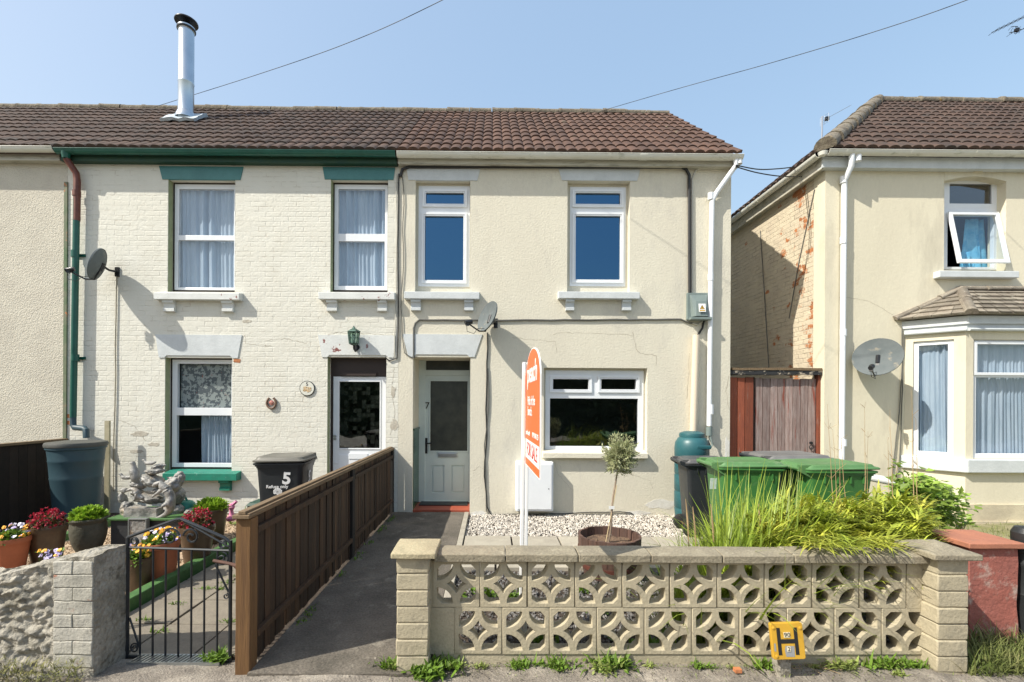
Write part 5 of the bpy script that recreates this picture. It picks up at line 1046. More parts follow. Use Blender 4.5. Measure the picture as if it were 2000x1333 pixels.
struct('yellow_house_garden',MB().gridbox(3.75,13,3.1,FY,-.12,-.012,60,40,1,lambda p,n:p+Vector((0,0,.03*noise.noise(p*1.5)*(n.z>0)))),mat('dry_verge',(.30,.27,.16),(.20,.20,.08),rough=1,ns=5,bump=.02,bs=40,fine=.25))
# path of number 5 : irregular slabs
sb=MB(); y=2.99; r=0
while y<6.85:
    x=-2.80; h=.42
    while x<-1.56:
        w=.44; sb.gridbox(x+.006,min(x+w-.006,-1.555),y+.006,y+h-.006,-.08,.004+rnd.uniform(-.004,.004),2,2,1,lambda p,n:p+Vector((rnd.uniform(-.003,.003),rnd.uniform(-.003,.003),0))); x+=w
    y+=h; r+=1
struct('side_path',sb,mSlabB,bevel=.004)
struct('flower_bed_soil',MB().box(-6.32,-1.45,2.96,FY-.02,-.12,-.02),mSoil)
kb=MB(); kb.gridbox(-2.91,-2.81,3.05,6.6,-.05,.10,2,60,2,lambda p,n:p+Vector((noise.noise(p*4)*.006,0,noise.noise(p*5)*.005)))
kk_=build('bed_kerb',kb,mKerbG,None,bevel=.008); tag(kk_,'green painted kerb beside the slab path of number 5','kerb')
kb=MB(); kb.gridbox(-5.02,-4.92,3.05,6.6,-.05,.10,2,60,2,lambda p,n:p+Vector((noise.noise(p*4)*.006,0,noise.noise(p*5)*.005)))
kk_=build('bed_kerb',kb,mKerbG,None,bevel=.008); tag(kk_,'green painted kerb behind the brown pots nearer the boundary fence','kerb')
def stones(name,x0,x1,y0,y1,z,n,s,m,cond=None):
    mb=MB()
    for i in range(n):
        x=rnd.uniform(x0,x1); y=rnd.uniform(y0,y1)
        if cond and not cond(x,y): continue
        a=s*rnd.uniform(.5,1.3); q=Quaternion((rnd.random()-.5,rnd.random()-.5,rnd.random()-.5,rnd.random()-.5)).normalized().to_matrix(); c=Vector((x,y,z+rnd.uniform(0,s*.6)))
        vv=[c+q@(Vector(v)*a*rnd.uniform(.8,1.2)) for v in ((1,0,0),(-1,0,0),(0,.75,0),(0,-.75,0),(0,0,.5),(0,0,-.5))]
        mb.add(vv,[(0,2,4),(2,1,4),(1,3,4),(3,0,4),(2,0,5),(1,2,5),(3,1,5),(0,3,5)],a=rnd.random())
    return struct(name,mb,m,kind='stuff')
stones('gravel',-.32,2.9,5.73,6.9,-.035,9500,.016,mGrav); 
stones('slate_chippings',-.32,2.9,3.02,4.6,-.035,6000,.019,mat('grey_chippings',(.22,.21,.20),(.11,.105,.10),rough=.9,attr=.5,ns=12))
stones('pea_gravel',-4.9,-2.92,3.02,6.6,.02,9500,.014,mPea); stones('pea_gravel_far',-6.2,-5.0,3.02,6.6,.02,1500,.014,mPea)
bpy.data.objects['pea_gravel_far'].name='pea_gravel.001'
struct('bed_base',MB().box(-4.92,-2.91,3.03,6.6,-.1,.022),mPea)
stones('pavement_grit',-1.4,3.8,2.6,2.92,-.002,420,.006,mConc)
dg=MB(); 
for k in range(21): x=W(257+k*8.3,1304,2.93).x; dg.add([(x,2.90,-.004),(x+.012,2.90,-.004),(x+.035,2.985,-.004),(x+.023,2.985,-.004),(x,2.90,.008),(x+.012,2.90,.008),(x+.035,2.985,.008),(x+.023,2.985,.008)],[(4,5,6,7),(0,1,5,4),(1,2,6,5),(2,3,7,6),(3,0,4,7)])
dg.box(W(255,1304,2.93).x,W(435,1304,2.93).x,2.893,2.90,-.01,.010); dg.box(W(255,1304,2.93).x,W(440,1304,2.93).x,2.985,2.992,-.01,.010)
o=build('drain_grate',dg,mGal,None); tag(o,'slotted metal drain grate on the ground under the iron gate','drain grate')
# ================================================================ plants
def blade(mb,p,az,L,w,lean,droop,seg=5,a=None,tw=0):
    p=Vector(p); d=Vector((math.cos(az),math.sin(az),0)); s=Vector((-d.y,d.x,0)); el=R(90)-lean; rows=[]; q=p.copy(); a=rnd.random() if a is None else a
    for k in range(seg+1):
        t=k/seg; ww=w*(1-t**1.8)*(.6+.4*min(1,t*4))+.0004; sd=s*math.cos(tw*t)+Vector((0,0,1))*math.sin(tw*t)*.5
        rows.append((q-sd*ww,q+sd*ww)); e=el-droop*t*t*1.6; q=q+(d*math.cos(e)+Vector((0,0,1))*math.sin(e))*(L/seg)
    mb.add([v for r_ in rows for v in r_],[(2*k,2*k+1,2*k+3,2*k+2) for k in range(seg)],a=a)
def leaf(mb,p,d,up,L,w,a=None):
    d=d.normalized(); s=d.cross(up)
    if s.length<1e-3: s=d.cross(Vector((1,0,0)))
    s.normalize(); n=s.cross(d); a=rnd.random() if a is None else a
    mb.add([p,p+d*L*.45+s*w+n*w*.3,p+d*L,p+d*L*.45-s*w+n*w*.3],[(0,1,2),(0,2,3)],a=a)
def rv(): return Vector((rnd.gauss(0,1),rnd.gauss(0,1),rnd.gauss(0,1))).normalized()
# tall sedge behind the wall
mb=MB(); 
for i in range(3400):
    px=rnd.triangular(1312,1610,1465); d=rnd.uniform(3.12,3.95); x=W(px,1060,d).x; lean=abs(rnd.gauss(.22,.25)); L=rnd.uniform(.55,1.0)*(1 if px>1400 else .72); az=rnd.choice((rnd.uniform(0,2*math.pi),rnd.gauss(.3,.9)))
    blade(mb,(x,d,-.04),az,L,rnd.uniform(.004,.0105),lean,rnd.uniform(.1,1.1),6,tw=rnd.uniform(-1,1))
for i in range(150):
    px=rnd.triangular(1350,1580,1490); d=rnd.uniform(3.1,3.7); blade(mb,(W(px,1060,d).x,d,-.02),rnd.gauss(.5,.6),rnd.uniform(.95,1.3),rnd.uniform(.006,.011),abs(rnd.gauss(.3,.15)),rnd.uniform(.0,.5),6)
o=build('sedge_clump',mb,mSedge,None); tag(o,'tall clump of arching green sedge behind the pierced wall','sedge')
for (px,py,h) in ((1352,990,.5),(1387,985,.55),(1365,1065,.35),(1480,985,.5),(1338,975,.6)):
    d=3.5; b=W(px,py+60,d); b.z=-.03; pts=[b]; tp=W(px,py,d); mb=MB()
    for k in range(1,9): t=k/8; pts.append(b.lerp(tp,t)+Vector((.03*math.sin(t*3),0,.04*math.sin(t*math.pi))))
    mb.tube(pts[:6]+pts[6:],[.0025]*5+[.004,.007,.006,.002],6)
    o=build('seed_head',mb,mStraw,None); tag(o,'tan drooping seed head on a stalk arching out of the sedge clump','seed head','seed heads of the sedge')
for (px,d,L) in ((1322,3.3,.5),(1298,3.25,.45),(1340,3.4,.5),(1310,3.5,.55)):
    mb=MB()
    for k in range(9): blade(mb,(W(px,1065,d).x,d,-.03),rnd.uniform(1.6,4.6),L*rnd.uniform(1.0,1.5),.004,rnd.uniform(.3,.8),.8,6)
    o=build('grass_tuft',mb,mSedge,None); tag(o,'thin dark arching grass tuft left of the sedge clump','grass','grass tufts left of the sedge clump')
# yellow green bamboo-like mound spilling over the coping
mb=MB()
for i in range(1250):
    d=rnd.uniform(3.0,4.1); u=rnd.random(); x=W(1470+u*330,1000,d).x+rnd.gauss(0,.03); hz=.62+.20*math.sin(math.pi*min(1,max(0,(d-2.95)/1.2)))+rnd.gauss(0,.05)-(.10*max(0,u-.8)*5*.3); hz-= .16*max(0,.3-u)*3.3
    if d<3.2: hz=min(hz,.76)
    c=Vector((x,d,hz*rnd.uniform(.72,1.03))); out=Vector((rnd.gauss(.15,.6),rnd.gauss(-.55,.5),rnd.gauss(.1,.3))).normalized()
    for k in range(11): 
        q=(out+rv()*.75).normalized(); q.z-=.1; blade(mb,c+rv()*.025,math.atan2(q.y,q.x),rnd.uniform(.08,.16),rnd.uniform(.006,.0125),rnd.uniform(.6,1.4),rnd.uniform(.3,1.2),3)
for px in range(1570,1760,9):
    for k in range(7): blade(mb,(W(px+rnd.uniform(-8,8),1070,2.9).x,rnd.uniform(2.86,3.02),.75+rnd.uniform(-.02,.05)),rnd.gauss(-1.57,.8),rnd.uniform(.10,.2),.006,rnd.uniform(1.2,1.6),rnd.uniform(.3,.8),4)
fol=mb; t=thing('leafy_mound','dense yellow green mound of strappy leaves spilling over the coping','shrub',(2.6,3.4,-.03)); build('foliage',fol,mBamb,t)
st_=MB()
for i in range(60): x=W(rnd.uniform(1540,1790),1000,3.4).x; y=rnd.uniform(3.1,4.0); st_.tube([(x,y,-.05),(x+rnd.uniform(-.05,.05),y,.35),(x+rnd.uniform(-.1,.1),y-.05,.62)],.004,5)
build('stems',st_,mBark,t)
# tall dry stalks
for i,(bx_,by,tx,ty) in enumerate(((1640,1000,1615,790),(1668,1000,1638,812),(1650,960,1626,840),(1688,1000,1690,797),(1697,960,1694,855),(1752,960,1738,800),(1795,960,1790,820),(1790,900,1781,760),(1640,1000,1640,880),(1745,980,1733,860))):
    d=3.9; a=W(bx_,by,d); a.z=-.03; b=W(tx,ty,d); mb=MB(); P=[a.lerp(b,k/8)+Vector((rnd.uniform(-.006,.006),0,0)) for k in range(9)]
    mb.tube(P,[.0038]*5+[.0028,.002,.0016,.001],5)
    for k in range(7): q=P[rnd.randint(5,8)]; mb.tube([q,q+Vector((rnd.uniform(-.06,.06),rnd.uniform(-.02,.02),rnd.uniform(.02,.06)))],.0012,4)
    o=build('dry_stalk',mb,mStraw,None); tag(o,'thin dry stalk standing above the leafy mound in front of the yellow house','stalk','dry stalks above the leafy mound')
# bramble / hollyhock shrub by the yellow house
t=thing('leafy_shrub','rambling bright green shrub against the foot of the yellow house','shrub',(W(1790,990,5.2).x,5.2,-.03)); mb=MB(); sm=MB()
for i in range(900):
    px=rnd.triangular(1690,1910,1800); py=rnd.uniform(940,1030)
    if py<985 and abs(px-1800)>110*(py-925)/60: continue
    d=rnd.uniform(4.9,5.6); c=W(px,py,d)
    if c.z<0: c.z=rnd.uniform(0,.2)
    for k in range(2): q=rv(); q.z=abs(q.z)*.4; leaf(mb,c+rv()*.04,q,Vector((0,-.4,1)),rnd.uniform(.05,.11),rnd.uniform(.022,.045))
for px,py0,py1 in ((1752,1000,905),(1797,985,925),(1768,960,930),(1830,990,950)):
    d=5.2; a=W(px+5,py0,d); b=W(px,py1,d); P=[a.lerp(b,k/6)+Vector((rnd.uniform(-.03,.03),0,0)) for k in range(7)]; sm.tube(P,.006,5)
    for q in P: 
        for k in range(5): leaf(mb,q+rv()*.05,rv(),Vector((0,-.4,1)),.09,.04)
for i in range(30): a=W(rnd.uniform(1700,1880),1020,5.2); a.z=0; sm.tube([a,a+Vector((rnd.uniform(-.1,.1),rnd.uniform(-.2,.2),.3))],.005,5)
build('foliage',mb,mShrub,t); build('stems',sm,mBark,t)
p=W(1766,946,5.5); o=build('flue_terminal',MB().tube([p+Vector((0,.6,0)),p+Vector((.02,0,0))],.05,16).tube([p+Vector((.10,.1,-.02)),p+Vector((.24,-.05,-.06))],.045,10),mWhiteP,None,smooth=40); tag(o,'white plastic pipe lying among the leaves of the shrub','pipe')
# olive tree in half barrel
BX=W(1190,1036,4.5).x; BY=4.5; t=thing('half_barrel_planter','dark oak half barrel planter holding the olive tree','planter',(BX,BY,-.02))
mb=MB(); n=20
for k in range(n):
    a0=2*math.pi*(k+.03)/n; a1=2*math.pi*(k+.97)/n
    rg=[]
    for ro,ri,z in ((.245,.215,0),(.275,.25,.14),(.298,.275,.28),(.302,.278,.385+rnd.uniform(-.003,.003))): rg.append([Vector((BX+r_*math.cos(a),BY+r_*math.sin(a),z-.02)) for r_,a in ((ro,a0),(ro,(a0+a1)/2),(ro,a1),(ri,a1),(ri,(a0+a1)/2),(ri,a0))])
    mb.loft(rg,a=rnd.random())
build('staves',mb,mBarrel,t,fixn=True); build('hoop',MB().lathe([(.294,.22),(.300,.225),(.304,.265),(.30,.27),(.28,.245)],40,(BX,BY,-.02),cap0=False,cap1=False),mHoop,t,smooth=30); build('hoop',MB().lathe([(.268,.08),(.272,.08),(.279,.12),(.26,.12)],40,(BX,BY,-.02),cap0=False,cap1=False),mHoop,t,smooth=30)
mb=MB().gridbox(-.27,.27,-.27,.27,.1,.30,16,16,1,lambda p,nn:Vector((BX+p.x*(1 if max(abs(p.x),abs(p.y))<.01 else max(abs(p.x),abs(p.y))/max(1e-6,math.hypot(p.x,p.y))),BY+p.y*(max(abs(p.x),abs(p.y))/max(1e-6,math.hypot(p.x,p.y))),p.z-.02+.02*noise.noise(p*12)))); build('compost',mb,mat('barky_compost',(.20,.13,.08),(.08,.05,.035),rough=1,ns=30,bump=.02,bs=40),t)
s=thing('olive_tree','small standard olive tree with round silvery green head in the half barrel','tree',(BX,BY,.28))
A=W(1188,1042,BY); A.z=.27; Bp=W(1204,925,BY); C_=W(1211,890,BY)
P=[A.lerp(Bp,k/6)+Vector((.008*math.sin(k*1.3),.006*math.cos(k),0)) for k in range(7)]
build('trunk',MB().tube(P+[C_],[.013,.012,.011,.011,.010,.009,.008,.005],8),mBark,s,smooth=60); build('cane',MB().tube([A+Vector((-.03,-.01,-.0)),P[5]+Vector((.012,-.012,0))],.004,6),mVent,s); build('plant_label',MB().box(P[3].x-.035,P[3].x+.02,P[3].y-.018,P[3].y-.016,P[3].z-.0,P[3].z+.03),mSignW,s)
crown=MB(); br=MB()
for i in range(260):
    d_=rv(); rad=.178*rnd.uniform(.35,1.0)*(1.1 if d_.z>0 else 1.0); lob=1+.16*noise.noise(d_*2.2+Vector((4,1,7))); tip=C_+Vector((d_.x*.93,d_.y*.93,d_.z*1.12))*rad*lob
    base=C_+Vector((0,0,rnd.uniform(-.12,.05)))*.9
    mid=base.lerp(tip,.55)+Vector((0,0,.01)); br.tube([base,mid,tip],[.0022,.0015,.0008],4)
    dd=(tip-mid).normalized()+Vector((0,0,.35))
    for k in range(20):
        q=base.lerp(tip,rnd.uniform(.45,1.05))+rv()*.012; leaf(crown,q,dd+rv()*.9,rv(),rnd.uniform(.028,.048),rnd.uniform(.004,.007))
build('crown',crown,mOlive,s); build('twigs',br,mBark,s)
# small weeds
def weed(p,s,n=26,m=None,spread=1.0,name='weed_tuft'):
    mb=MB()
    for k in range(n): 
        az=rnd.uniform(0,2*math.pi); blade(mb,(p.x+rnd.gauss(0,s*.35*spread),p.y+rnd.gauss(0,s*.18),p.z-.005),az,s*rnd.uniform(.5,1.15),s*rnd.uniform(.05,.12),rnd.uniform(.2,1.2),rnd.uniform(0,1),3)
        for q in range(2): leaf(mb,Vector((p.x+rnd.gauss(0,s*.4*spread),p.y+rnd.gauss(0,s*.2),p.z+rnd.uniform(0,s*.35))),rv()+Vector((0,0,.4)),Vector((0,0,1)),s*.3,s*.09)
    return build(name,mb,m or mWeed,None)
mWeed2=mat('pale_weed',(.30,.36,.10),(.20,.26,.06),rough=.6,ns=8,attr=.4,trans=.3)
for px,py,s,m_ in ((757,1303,.10,0),(766,1308,.07,1),(825,1320,.10,0),(843,1316,.15,0),(868,1298,.11,0),(893,1300,.07,1),(940,1298,.05,1),(1008,1292,.07,0),(1020,1294,.085,0),(1063,1292,.04,0),(1083,1288,.10,0),(1097,1293,.06,1),(1180,1310,.10,1),(1198,1302,.13,0),(1207,1290,.07,0),(1262,1289,.05,1),(1352,1288,.06,0),(1371,1287,.045,0),(1412,1286,.03,1),(1474,1284,.09,0),(1486,1290,.05,1),(1503,1282,.05,0),(1612,1282,.10,1),(1630,1286,.06,1),(1694,1280,.12,0),(1708,1290,.06,1),(1733,1284,.05,1),(1762,1297,.09,0),(1785,1301,.08,0),(1590,1300,.04,1),(1128,1288,.03,0),(1755,1318,.06,1)):
    p=G(px,py,0); p.y=min(p.y,2.87); p.z=-.004; w_=weed(p,s,int(14+s*rnd.uniform(120,260)),mWeed2 if m_ else mWeed,rnd.uniform(.7,1.6))
    if m_: tag(w_,'pale yellowish weed tuft in the dirt at the foot of the pierced block wall','weed','pale weeds along the foot of the block wall')
    else: tag(w_,'fresh green weed tuft sprouting at the foot of the pierced block wall','weed','weeds along the foot of the block wall')
mb=MB()
for i in range(900):
    px=rnd.uniform(745,1900); p=G(px,rnd.triangular(1286,1333,1290),0); p.y=min(p.y,2.88); blade(mb,(p.x,p.y,-.006),rnd.uniform(0,6.28),rnd.uniform(.008,.028),.0011,rnd.uniform(.2,1.3),.8,2)
struct('sparse_grass',mb,mWeed2,kind='stuff')
stones('pavement_dirt',-1.4,3.8,2.78,2.92,-.002,900,.004,mSoil)
mb=MB()
for i in range(260):
    y=rnd.uniform(2.95,6.8); x=-1.43+abs(rnd.gauss(0,.03)); 
    if noise.noise(Vector((0,y*2.1,0)))<.05: continue
    for k in range(4): leaf(mb,Vector((x+rnd.gauss(0,.012),y+rnd.gauss(0,.02),.004)),rv()+Vector((0,0,.5)),Vector((0,0,1)),rnd.uniform(.012,.035),.006)
struct('path_edge_moss',mb,mWeed,kind='stuff')
p=G(408,1306,0); o=weed(Vector((p.x,2.93,0)),.10,44,mWeed); tag(o,'leafy green weed growing under the iron gate beside the fence post','weed')
for px,py,z in ((392,1080,0),(440,1140,0),(430,1152,0),(345,1182,0),(315,1236,0),(285,1214,0),(448,1216,0),(405,1152,0),(462,1128,0)):
    p=G(px,py,z); tag(weed(p,.055,16,spread=1.6),'low green weed in the joints of the slab path of number 5','weed','weeds in the slab path joints')
for px,py in ((1070,1068),(1040,1066)): 
    p=G(px,py+4,0); p.y=min(p.y,5.0); tag(weed(p,.09,14,spread=1.5),'low leafy weed between the paving slabs beside the planter','weed','weeds between the paving slabs')
for i in range(12): p=Vector((rnd.uniform(-.2,2.2),rnd.uniform(3.1,4.2),-.03)); tag(weed(p,rnd.uniform(.08,.2),22),'green weed behind the pierced wall seen through its openings','weed','weeds behind the pierced wall')
mb=MB()
for i in range(1400):
    px=rnd.uniform(1888,2060); y=rnd.uniform(2.78,3.16); blade(mb,(W(px,1290,y).x,y,-.01),rnd.uniform(0,6.28),rnd.uniform(.05,.2)*(1.2 if px<1960 else .9),rnd.uniform(.0018,.004),rnd.uniform(.1,1.1),rnd.uniform(.2,1.3),4)
struct('verge_grass',mb,mGrass,kind='stuff')
mb=MB()
for i in range(420): p=G(rnd.uniform(1640,2000),rnd.uniform(1010,1060),0); p.y=min(max(p.y,3.6),6.7); blade(mb,(p.x,p.y,-.01),rnd.uniform(0,6.28),rnd.uniform(.04,.12),.003,rnd.uniform(.1,1),.7,3)
for i in range(500): blade(mb,(rnd.uniform(4.2,8),rnd.uniform(3.6,6.8),-.01),rnd.uniform(0,6.28),rnd.uniform(.03,.08),.003,rnd.uniform(.1,1),.7,3)
struct('rough_grass',mb,mGrass,kind='stuff')
mb=MB()
for i in range(1300):
    x=rnd.uniform(-3.3,-2.38); h=rnd.random()**1.6*.16; blade(mb,(x,2.72-rnd.uniform(0,.05),h-.03),rnd.uniform(0,6.28),rnd.uniform(.02,.05),.0022,rnd.uniform(.3,1.3),1,3)
struct('wall_moss',mb,mat('dry_moss',(.24,.21,.09),(.17,.19,.05),rough=.9,attr=.5),kind='stuff')
mb=MB()
for i in range(60): p=G(rnd.uniform(1540,1650),rnd.uniform(1290,1312),0); q=rv(); q.z=abs(q.z)*.15; mb.tube([Vector((p.x,p.y,.004)),Vector((p.x,p.y,.006))+q*rnd.uniform(.02,.08)],.0011,4)
struct('dead_stalk_litter',mb,mStraw,kind='stuff')
p=G(1420,1290,0); o=build('brick_fragment',MB().gridbox(p.x-.022,p.x+.02,2.80,2.83,-.0,.022,2,2,2,lambda q,n:q+noise.noise_vector(q*40)*.004),mBare,None); tag(o,'small orange piece of broken brick on the pavement by the wall','brick fragment')
# ================================================================ flower pots
def pot(px,d,rim,zr,zb,m,label,planting,name='flower_pot',rb=None,zs=.03,band=True,bulge=0):
    x=W(px,1040,d).x; t=thing(name,label,'flower pot',(x,d,zb)); H=zr-zb; rb=rb or rim*.7; c=(x,d,zb)
    pr=[(rb*.96,0),(rb,.01)]+[(rb+(rim*.93-rb)*k/6+bulge*math.sin(math.pi*k/6),.01+(H*.84)*k/6) for k in range(1,7)]
    if band: pr+=[(rim*.99,H*.86),(rim,H*.88),(rim*1.0,H*.97),(rim*.98,H),(rim*.90,H),(rim*.88,H-.03),(rim*.5,H-.035)]
    else: pr+=[(rim*1.03,H*.93),(rim*1.05,H*.97),(rim*1.02,H),(rim*.92,H),(rim*.88,H-.04),(rim*.5,H-.045)]
    build('pot',MB().lathe(pr,36,c),m,t,smooth=35); build('compost',MB().lathe([(rim*.86,H-.034),(rim*.5,H-.022),(.001,H-.018)],20,c,cap0=False),mSoil,t)
    planting(t,Vector((x,d,zr-.02)),rim); return t
def leafy(t,c,r,m=mLeaf,n=300,h=.12):
    mb=MB()
    for i in range(n):
        d=rv(); d.z=abs(d.z); p=c+Vector((d.x*r*.95,d.y*r*.95,d.z*h))*rnd.uniform(.5,1); 
        for k in range(3): leaf(mb,p,(d+rv()*.8+Vector((0,0,.5))),Vector((rnd.gauss(0,.4),rnd.gauss(0,.4),1)),rnd.uniform(.035,.06),rnd.uniform(.012,.02))
    build('foliage',mb,m,t)
def redfl(t,c,r,h=.17):
    mb=MB(); fl=MB()
    for i in range(200):
        d=rv(); d.z=abs(d.z); p=c+Vector((d.x*r*.95,d.y*r*.95,d.z*h*.8))*rnd.uniform(.4,1)
        leaf(mb,p,d+rv(),Vector((0,0,1)),.04,.013); leaf(mb,p,d+rv(),Vector((0,0,1)),.035,.012)
    for i in range(110):
        d=rv(); d.z=abs(d.z); p=c+Vector((d.x*r*.95,d.y*r*.95,.02+d.z*h))*rnd.uniform(.8,1.05)
        for k in range(5): leaf(fl,p,rv()+d*.6,rv(),.019,.009)
    build('foliage',mb,mat('dark_red_green_leaf',(.07,.10,.025),(.16,.06,.03),attr=.4,ns=30,rough=.6,trans=.2),t); build('blooms',fl,mFlR,t)
def pansy(mb,p,n,s):
    u=n.orthogonal().normalized(); v=n.cross(u); r0=rnd.uniform(0,6)
    for k in range(5):
        a=r0+2*math.pi*k/5; c=p+(u*math.cos(a)+v*math.sin(a))*s*.5; at=rnd.random(); P=[c+(u*math.cos(b)+v*math.sin(b))*s*.55+n*.003*math.sin(k*2) for b in [2*math.pi*j/6 for j in range(6)]]; mb.add(P,[tuple(range(6))],a=at)
def pansies(kinds,nfl=34,h=.10,cluster=True):
    def f(t,c,r):
        lf=MB()
        for i in range(170):
            d=rv(); d.z=abs(d.z); p=c+Vector((d.x*r*.9,d.y*r*.9,d.z*h*.6))*rnd.uniform(.4,1); leaf(lf,p,d+rv(),Vector((0,0,1)),.05,.014); leaf(lf,p,d+rv(),Vector((0,0,1)),.04,.012)
        build('foliage',lf,mWeed,t); F={k:MB() for k in kinds}
        for i in range(nfl):
            d=rv(); d.z=abs(d.z); p=c+Vector((d.x*r*.92,d.y*r*.92,.035+d.z*h)); kd=kinds[int((d.x*.5+.5)*len(kinds)*.999)] if cluster and rnd.random()<.65 else rnd.choice(kinds)
            n=(Vector((rnd.gauss(-.1,.4),rnd.gauss(-.7,.4),.8))).normalized(); pansy(F[kd],p,n,rnd.uniform(.016,.023))
        for k,mm in F.items():
            if mm.f: build('blooms',mm,k,t)
    return f
pot(20,4.33,.15,.37,.02,mTerra,'terracotta pot of mixed pansies at the far left edge',pansies([mFlP,mFlW,mFlY]),rb=.10)
pot(92,4.55,.155,.42,.02,mGlaze,'brown glazed pot of crimson flowers between terracotta pot and stone urn',redfl,rb=.11)
tp=pot(173,4.95,.165,.40,.02,mStonePot,'dark mossy urn of bright green leaves left of the stone fountain',leafy,rb=.095,band=False,bulge=.028)
p=Vector((W(176,1060,4.72).x,4.70,.02)); mb=MB().lathe([(.05,0),(.07,.02),(.075,.05),(.05,.07),(.01,.085)],10,p); mb=MB().gridbox(-.07,.07,-.05,.05,0,.09,6,5,5,lambda q,n:p+Vector((q.x*(1-q.z*3),q.y*(1-q.z*3),q.z))+noise.noise_vector(q*22+Vector((2,0,0)))*.016); o=build('stone_shell',mb,mStatue,None,smooth=50); tag(o,'small grey stone ornament at the foot of the mossy urn','ornament')
pot(314,4.2,.15,.375,.02,mTerra,'upright terracotta pot of orange and lilac pansies in front of the fountain',pansies([mFlY,mFlW,mFlY,mFlP],40),rb=.115)
pot(272,4.0,.105,.30,.02,mGlaze,'dark pot of orange pansies half hidden behind the gate hinge side',pansies([mFlP,mFlY,mFlY],24),rb=.08)
pot(385,4.64,.16,.40,.02,mGlaze,'brown glazed pot of crimson flowers right of the fountain',redfl,rb=.11)
pot(411,5.3,.18,.42,.02,mGlaze,'wide brown pot of bright green leaves close to the fence post',leafy,rb=.13)
mb=MB(); lf=MB(); t=thing('pansy_plant','low lilac and yellow pansies growing just behind the stone wall','flowers',(W(95,1085,3.25).x,3.2,.02)); F={mFlP:MB(),mFlY:MB()}
for i in range(26): p=W(rnd.uniform(74,118),rnd.uniform(1074,1098),3.15); (pansy(F[mFlP if rnd.random()<.75 else mFlY],p,Vector((rnd.gauss(0,.3),-.7,.7)).normalized(),.015)); leaf(lf,p+Vector((0,.02,-.02)),rv(),Vector((0,0,1)),.04,.012); lf.tube([Vector((p.x,p.y+.01,.02)),p],.0018,4)
build('foliage',lf,mWeed,t)
for k,mm in F.items(): build('blooms',mm,k,t)
# pink ornament, watering can, sprig
p=W(452,1012,5.6); o=build('pink_ornament',MB().lathe([(.05,0),(.06,.03),(.03,.06),(.02,.12),(.04,.16),(.025,.2),(.005,.21)],12,(p.x,5.6,p.z-.03)).tube([(p.x-.05,5.6,p.z+.1),(p.x+.06,5.6,p.z+.2)],.02,6),mPink2,None,smooth=40); tag(o,'small bright pink garden ornament behind the wide pot of green leaves','ornament')
p=W(478,1030,6.2); p.z=0; t=weed(p,.28,16,mWeed,.5,'grass_sprig'); tag(t,'thin green grass sprig against the brick wall behind the fence post','plant')
x=W(500,1000,6.45).x; t=thing('dark_green_box','small dark green box at the foot of the brick wall','box',(x,6.45,0)); build('box_body',MB().box(x-.1,x+.13,6.4,6.7,-.02,.20),mat('box_green',(.01,.05,.035),rough=.6),t,bevel=.01); build('box_lid',MB().loft([rr(.26,.34,.02,.201,6.55),rr(.2,.28,.02,.24,6.55)],M=Matrix.Translation((x+.015,0,0))),mat('box_green',(.01,.05,.035)),t,bevel=.004)
wc=W(368,985,5.35); t=thing('watering_can','green plastic watering can standing behind the stone fountain','watering can',(wc.x,5.35,.02)); c=Vector((wc.x-.04,5.35,wc.z-.22))
build('can_body',MB().lathe([(.10,0),(.11,.05),(.105,.22),(.08,.25),(.05,.26)],20,c),mGreenSill,t,smooth=40); build('spout',MB().tube([c+Vector((.09,0,.05)),c+Vector((.17,0,.12)),c+Vector((.24,0,.24)),c+Vector((.30,0,.27))],[.028,.022,.016,.018],10),mat('dark_green_spout',(.03,.08,.04),rough=.4),t,smooth=40); build('handle',MB().tube([c+Vector((.03,0,.25)),c+Vector((-.02,0,.34)),c+Vector((-.10,0,.30)),c+Vector((-.12,0,.16))],.012,8),mGreenSill,t,smooth=40)
# ================================================================ stone water feature
X0=W(209,1040,4.95).x; X1=W(352,1040,4.95).x
t=thing('fountain_plinth','black plinth with green top carrying the stone fountain','plinth',((X0+X1)/2,5.2,0)); build('plinth_body',MB().box(X0+.02,X1-.02,4.97,5.5,0,.365),mat('slate_black',(.035,.037,.04),rough=.5,ns=7,bump=.004,bs=20),t,bevel=.006); build('plinth_top',MB().box(X0,X1,4.94,5.53,.366,.392),mKerbG,t,bevel=.006)
t=thing('stone_water_feature','grey cast stone garden fountain of piled rocks with otter and birds','fountain',((X0+X1)/2,5.2,.392)); DF=5.15
def blob(mb,c,s,seed,rough=.25,n=3,R_=None):
    b=bmesh.new(); bmesh.ops.create_icosphere(b,subdivisions=n,radius=1); sv=Vector((seed*3.1,seed*1.7,seed*.9)); vv=[]
    for v in b.verts:
        p=v.co.copy(); k=1+rough*noise.noise(p*1.1+sv)*.9+rough*.8*(.5-abs(noise.noise(p*2.3+sv)))+rough*.3*noise.noise(p*9+sv); p=Vector((p.x*s[0],p.y*s[1],p.z*s[2]))*k
        if R_ is not None: p=R_@p
        vv.append(Vector(c)+p)
    mb.add(vv,[tuple(q.index for q in f.verts) for f in b.faces]); b.free()
F_=lambda px,py,d=DF:W(px,py,d)
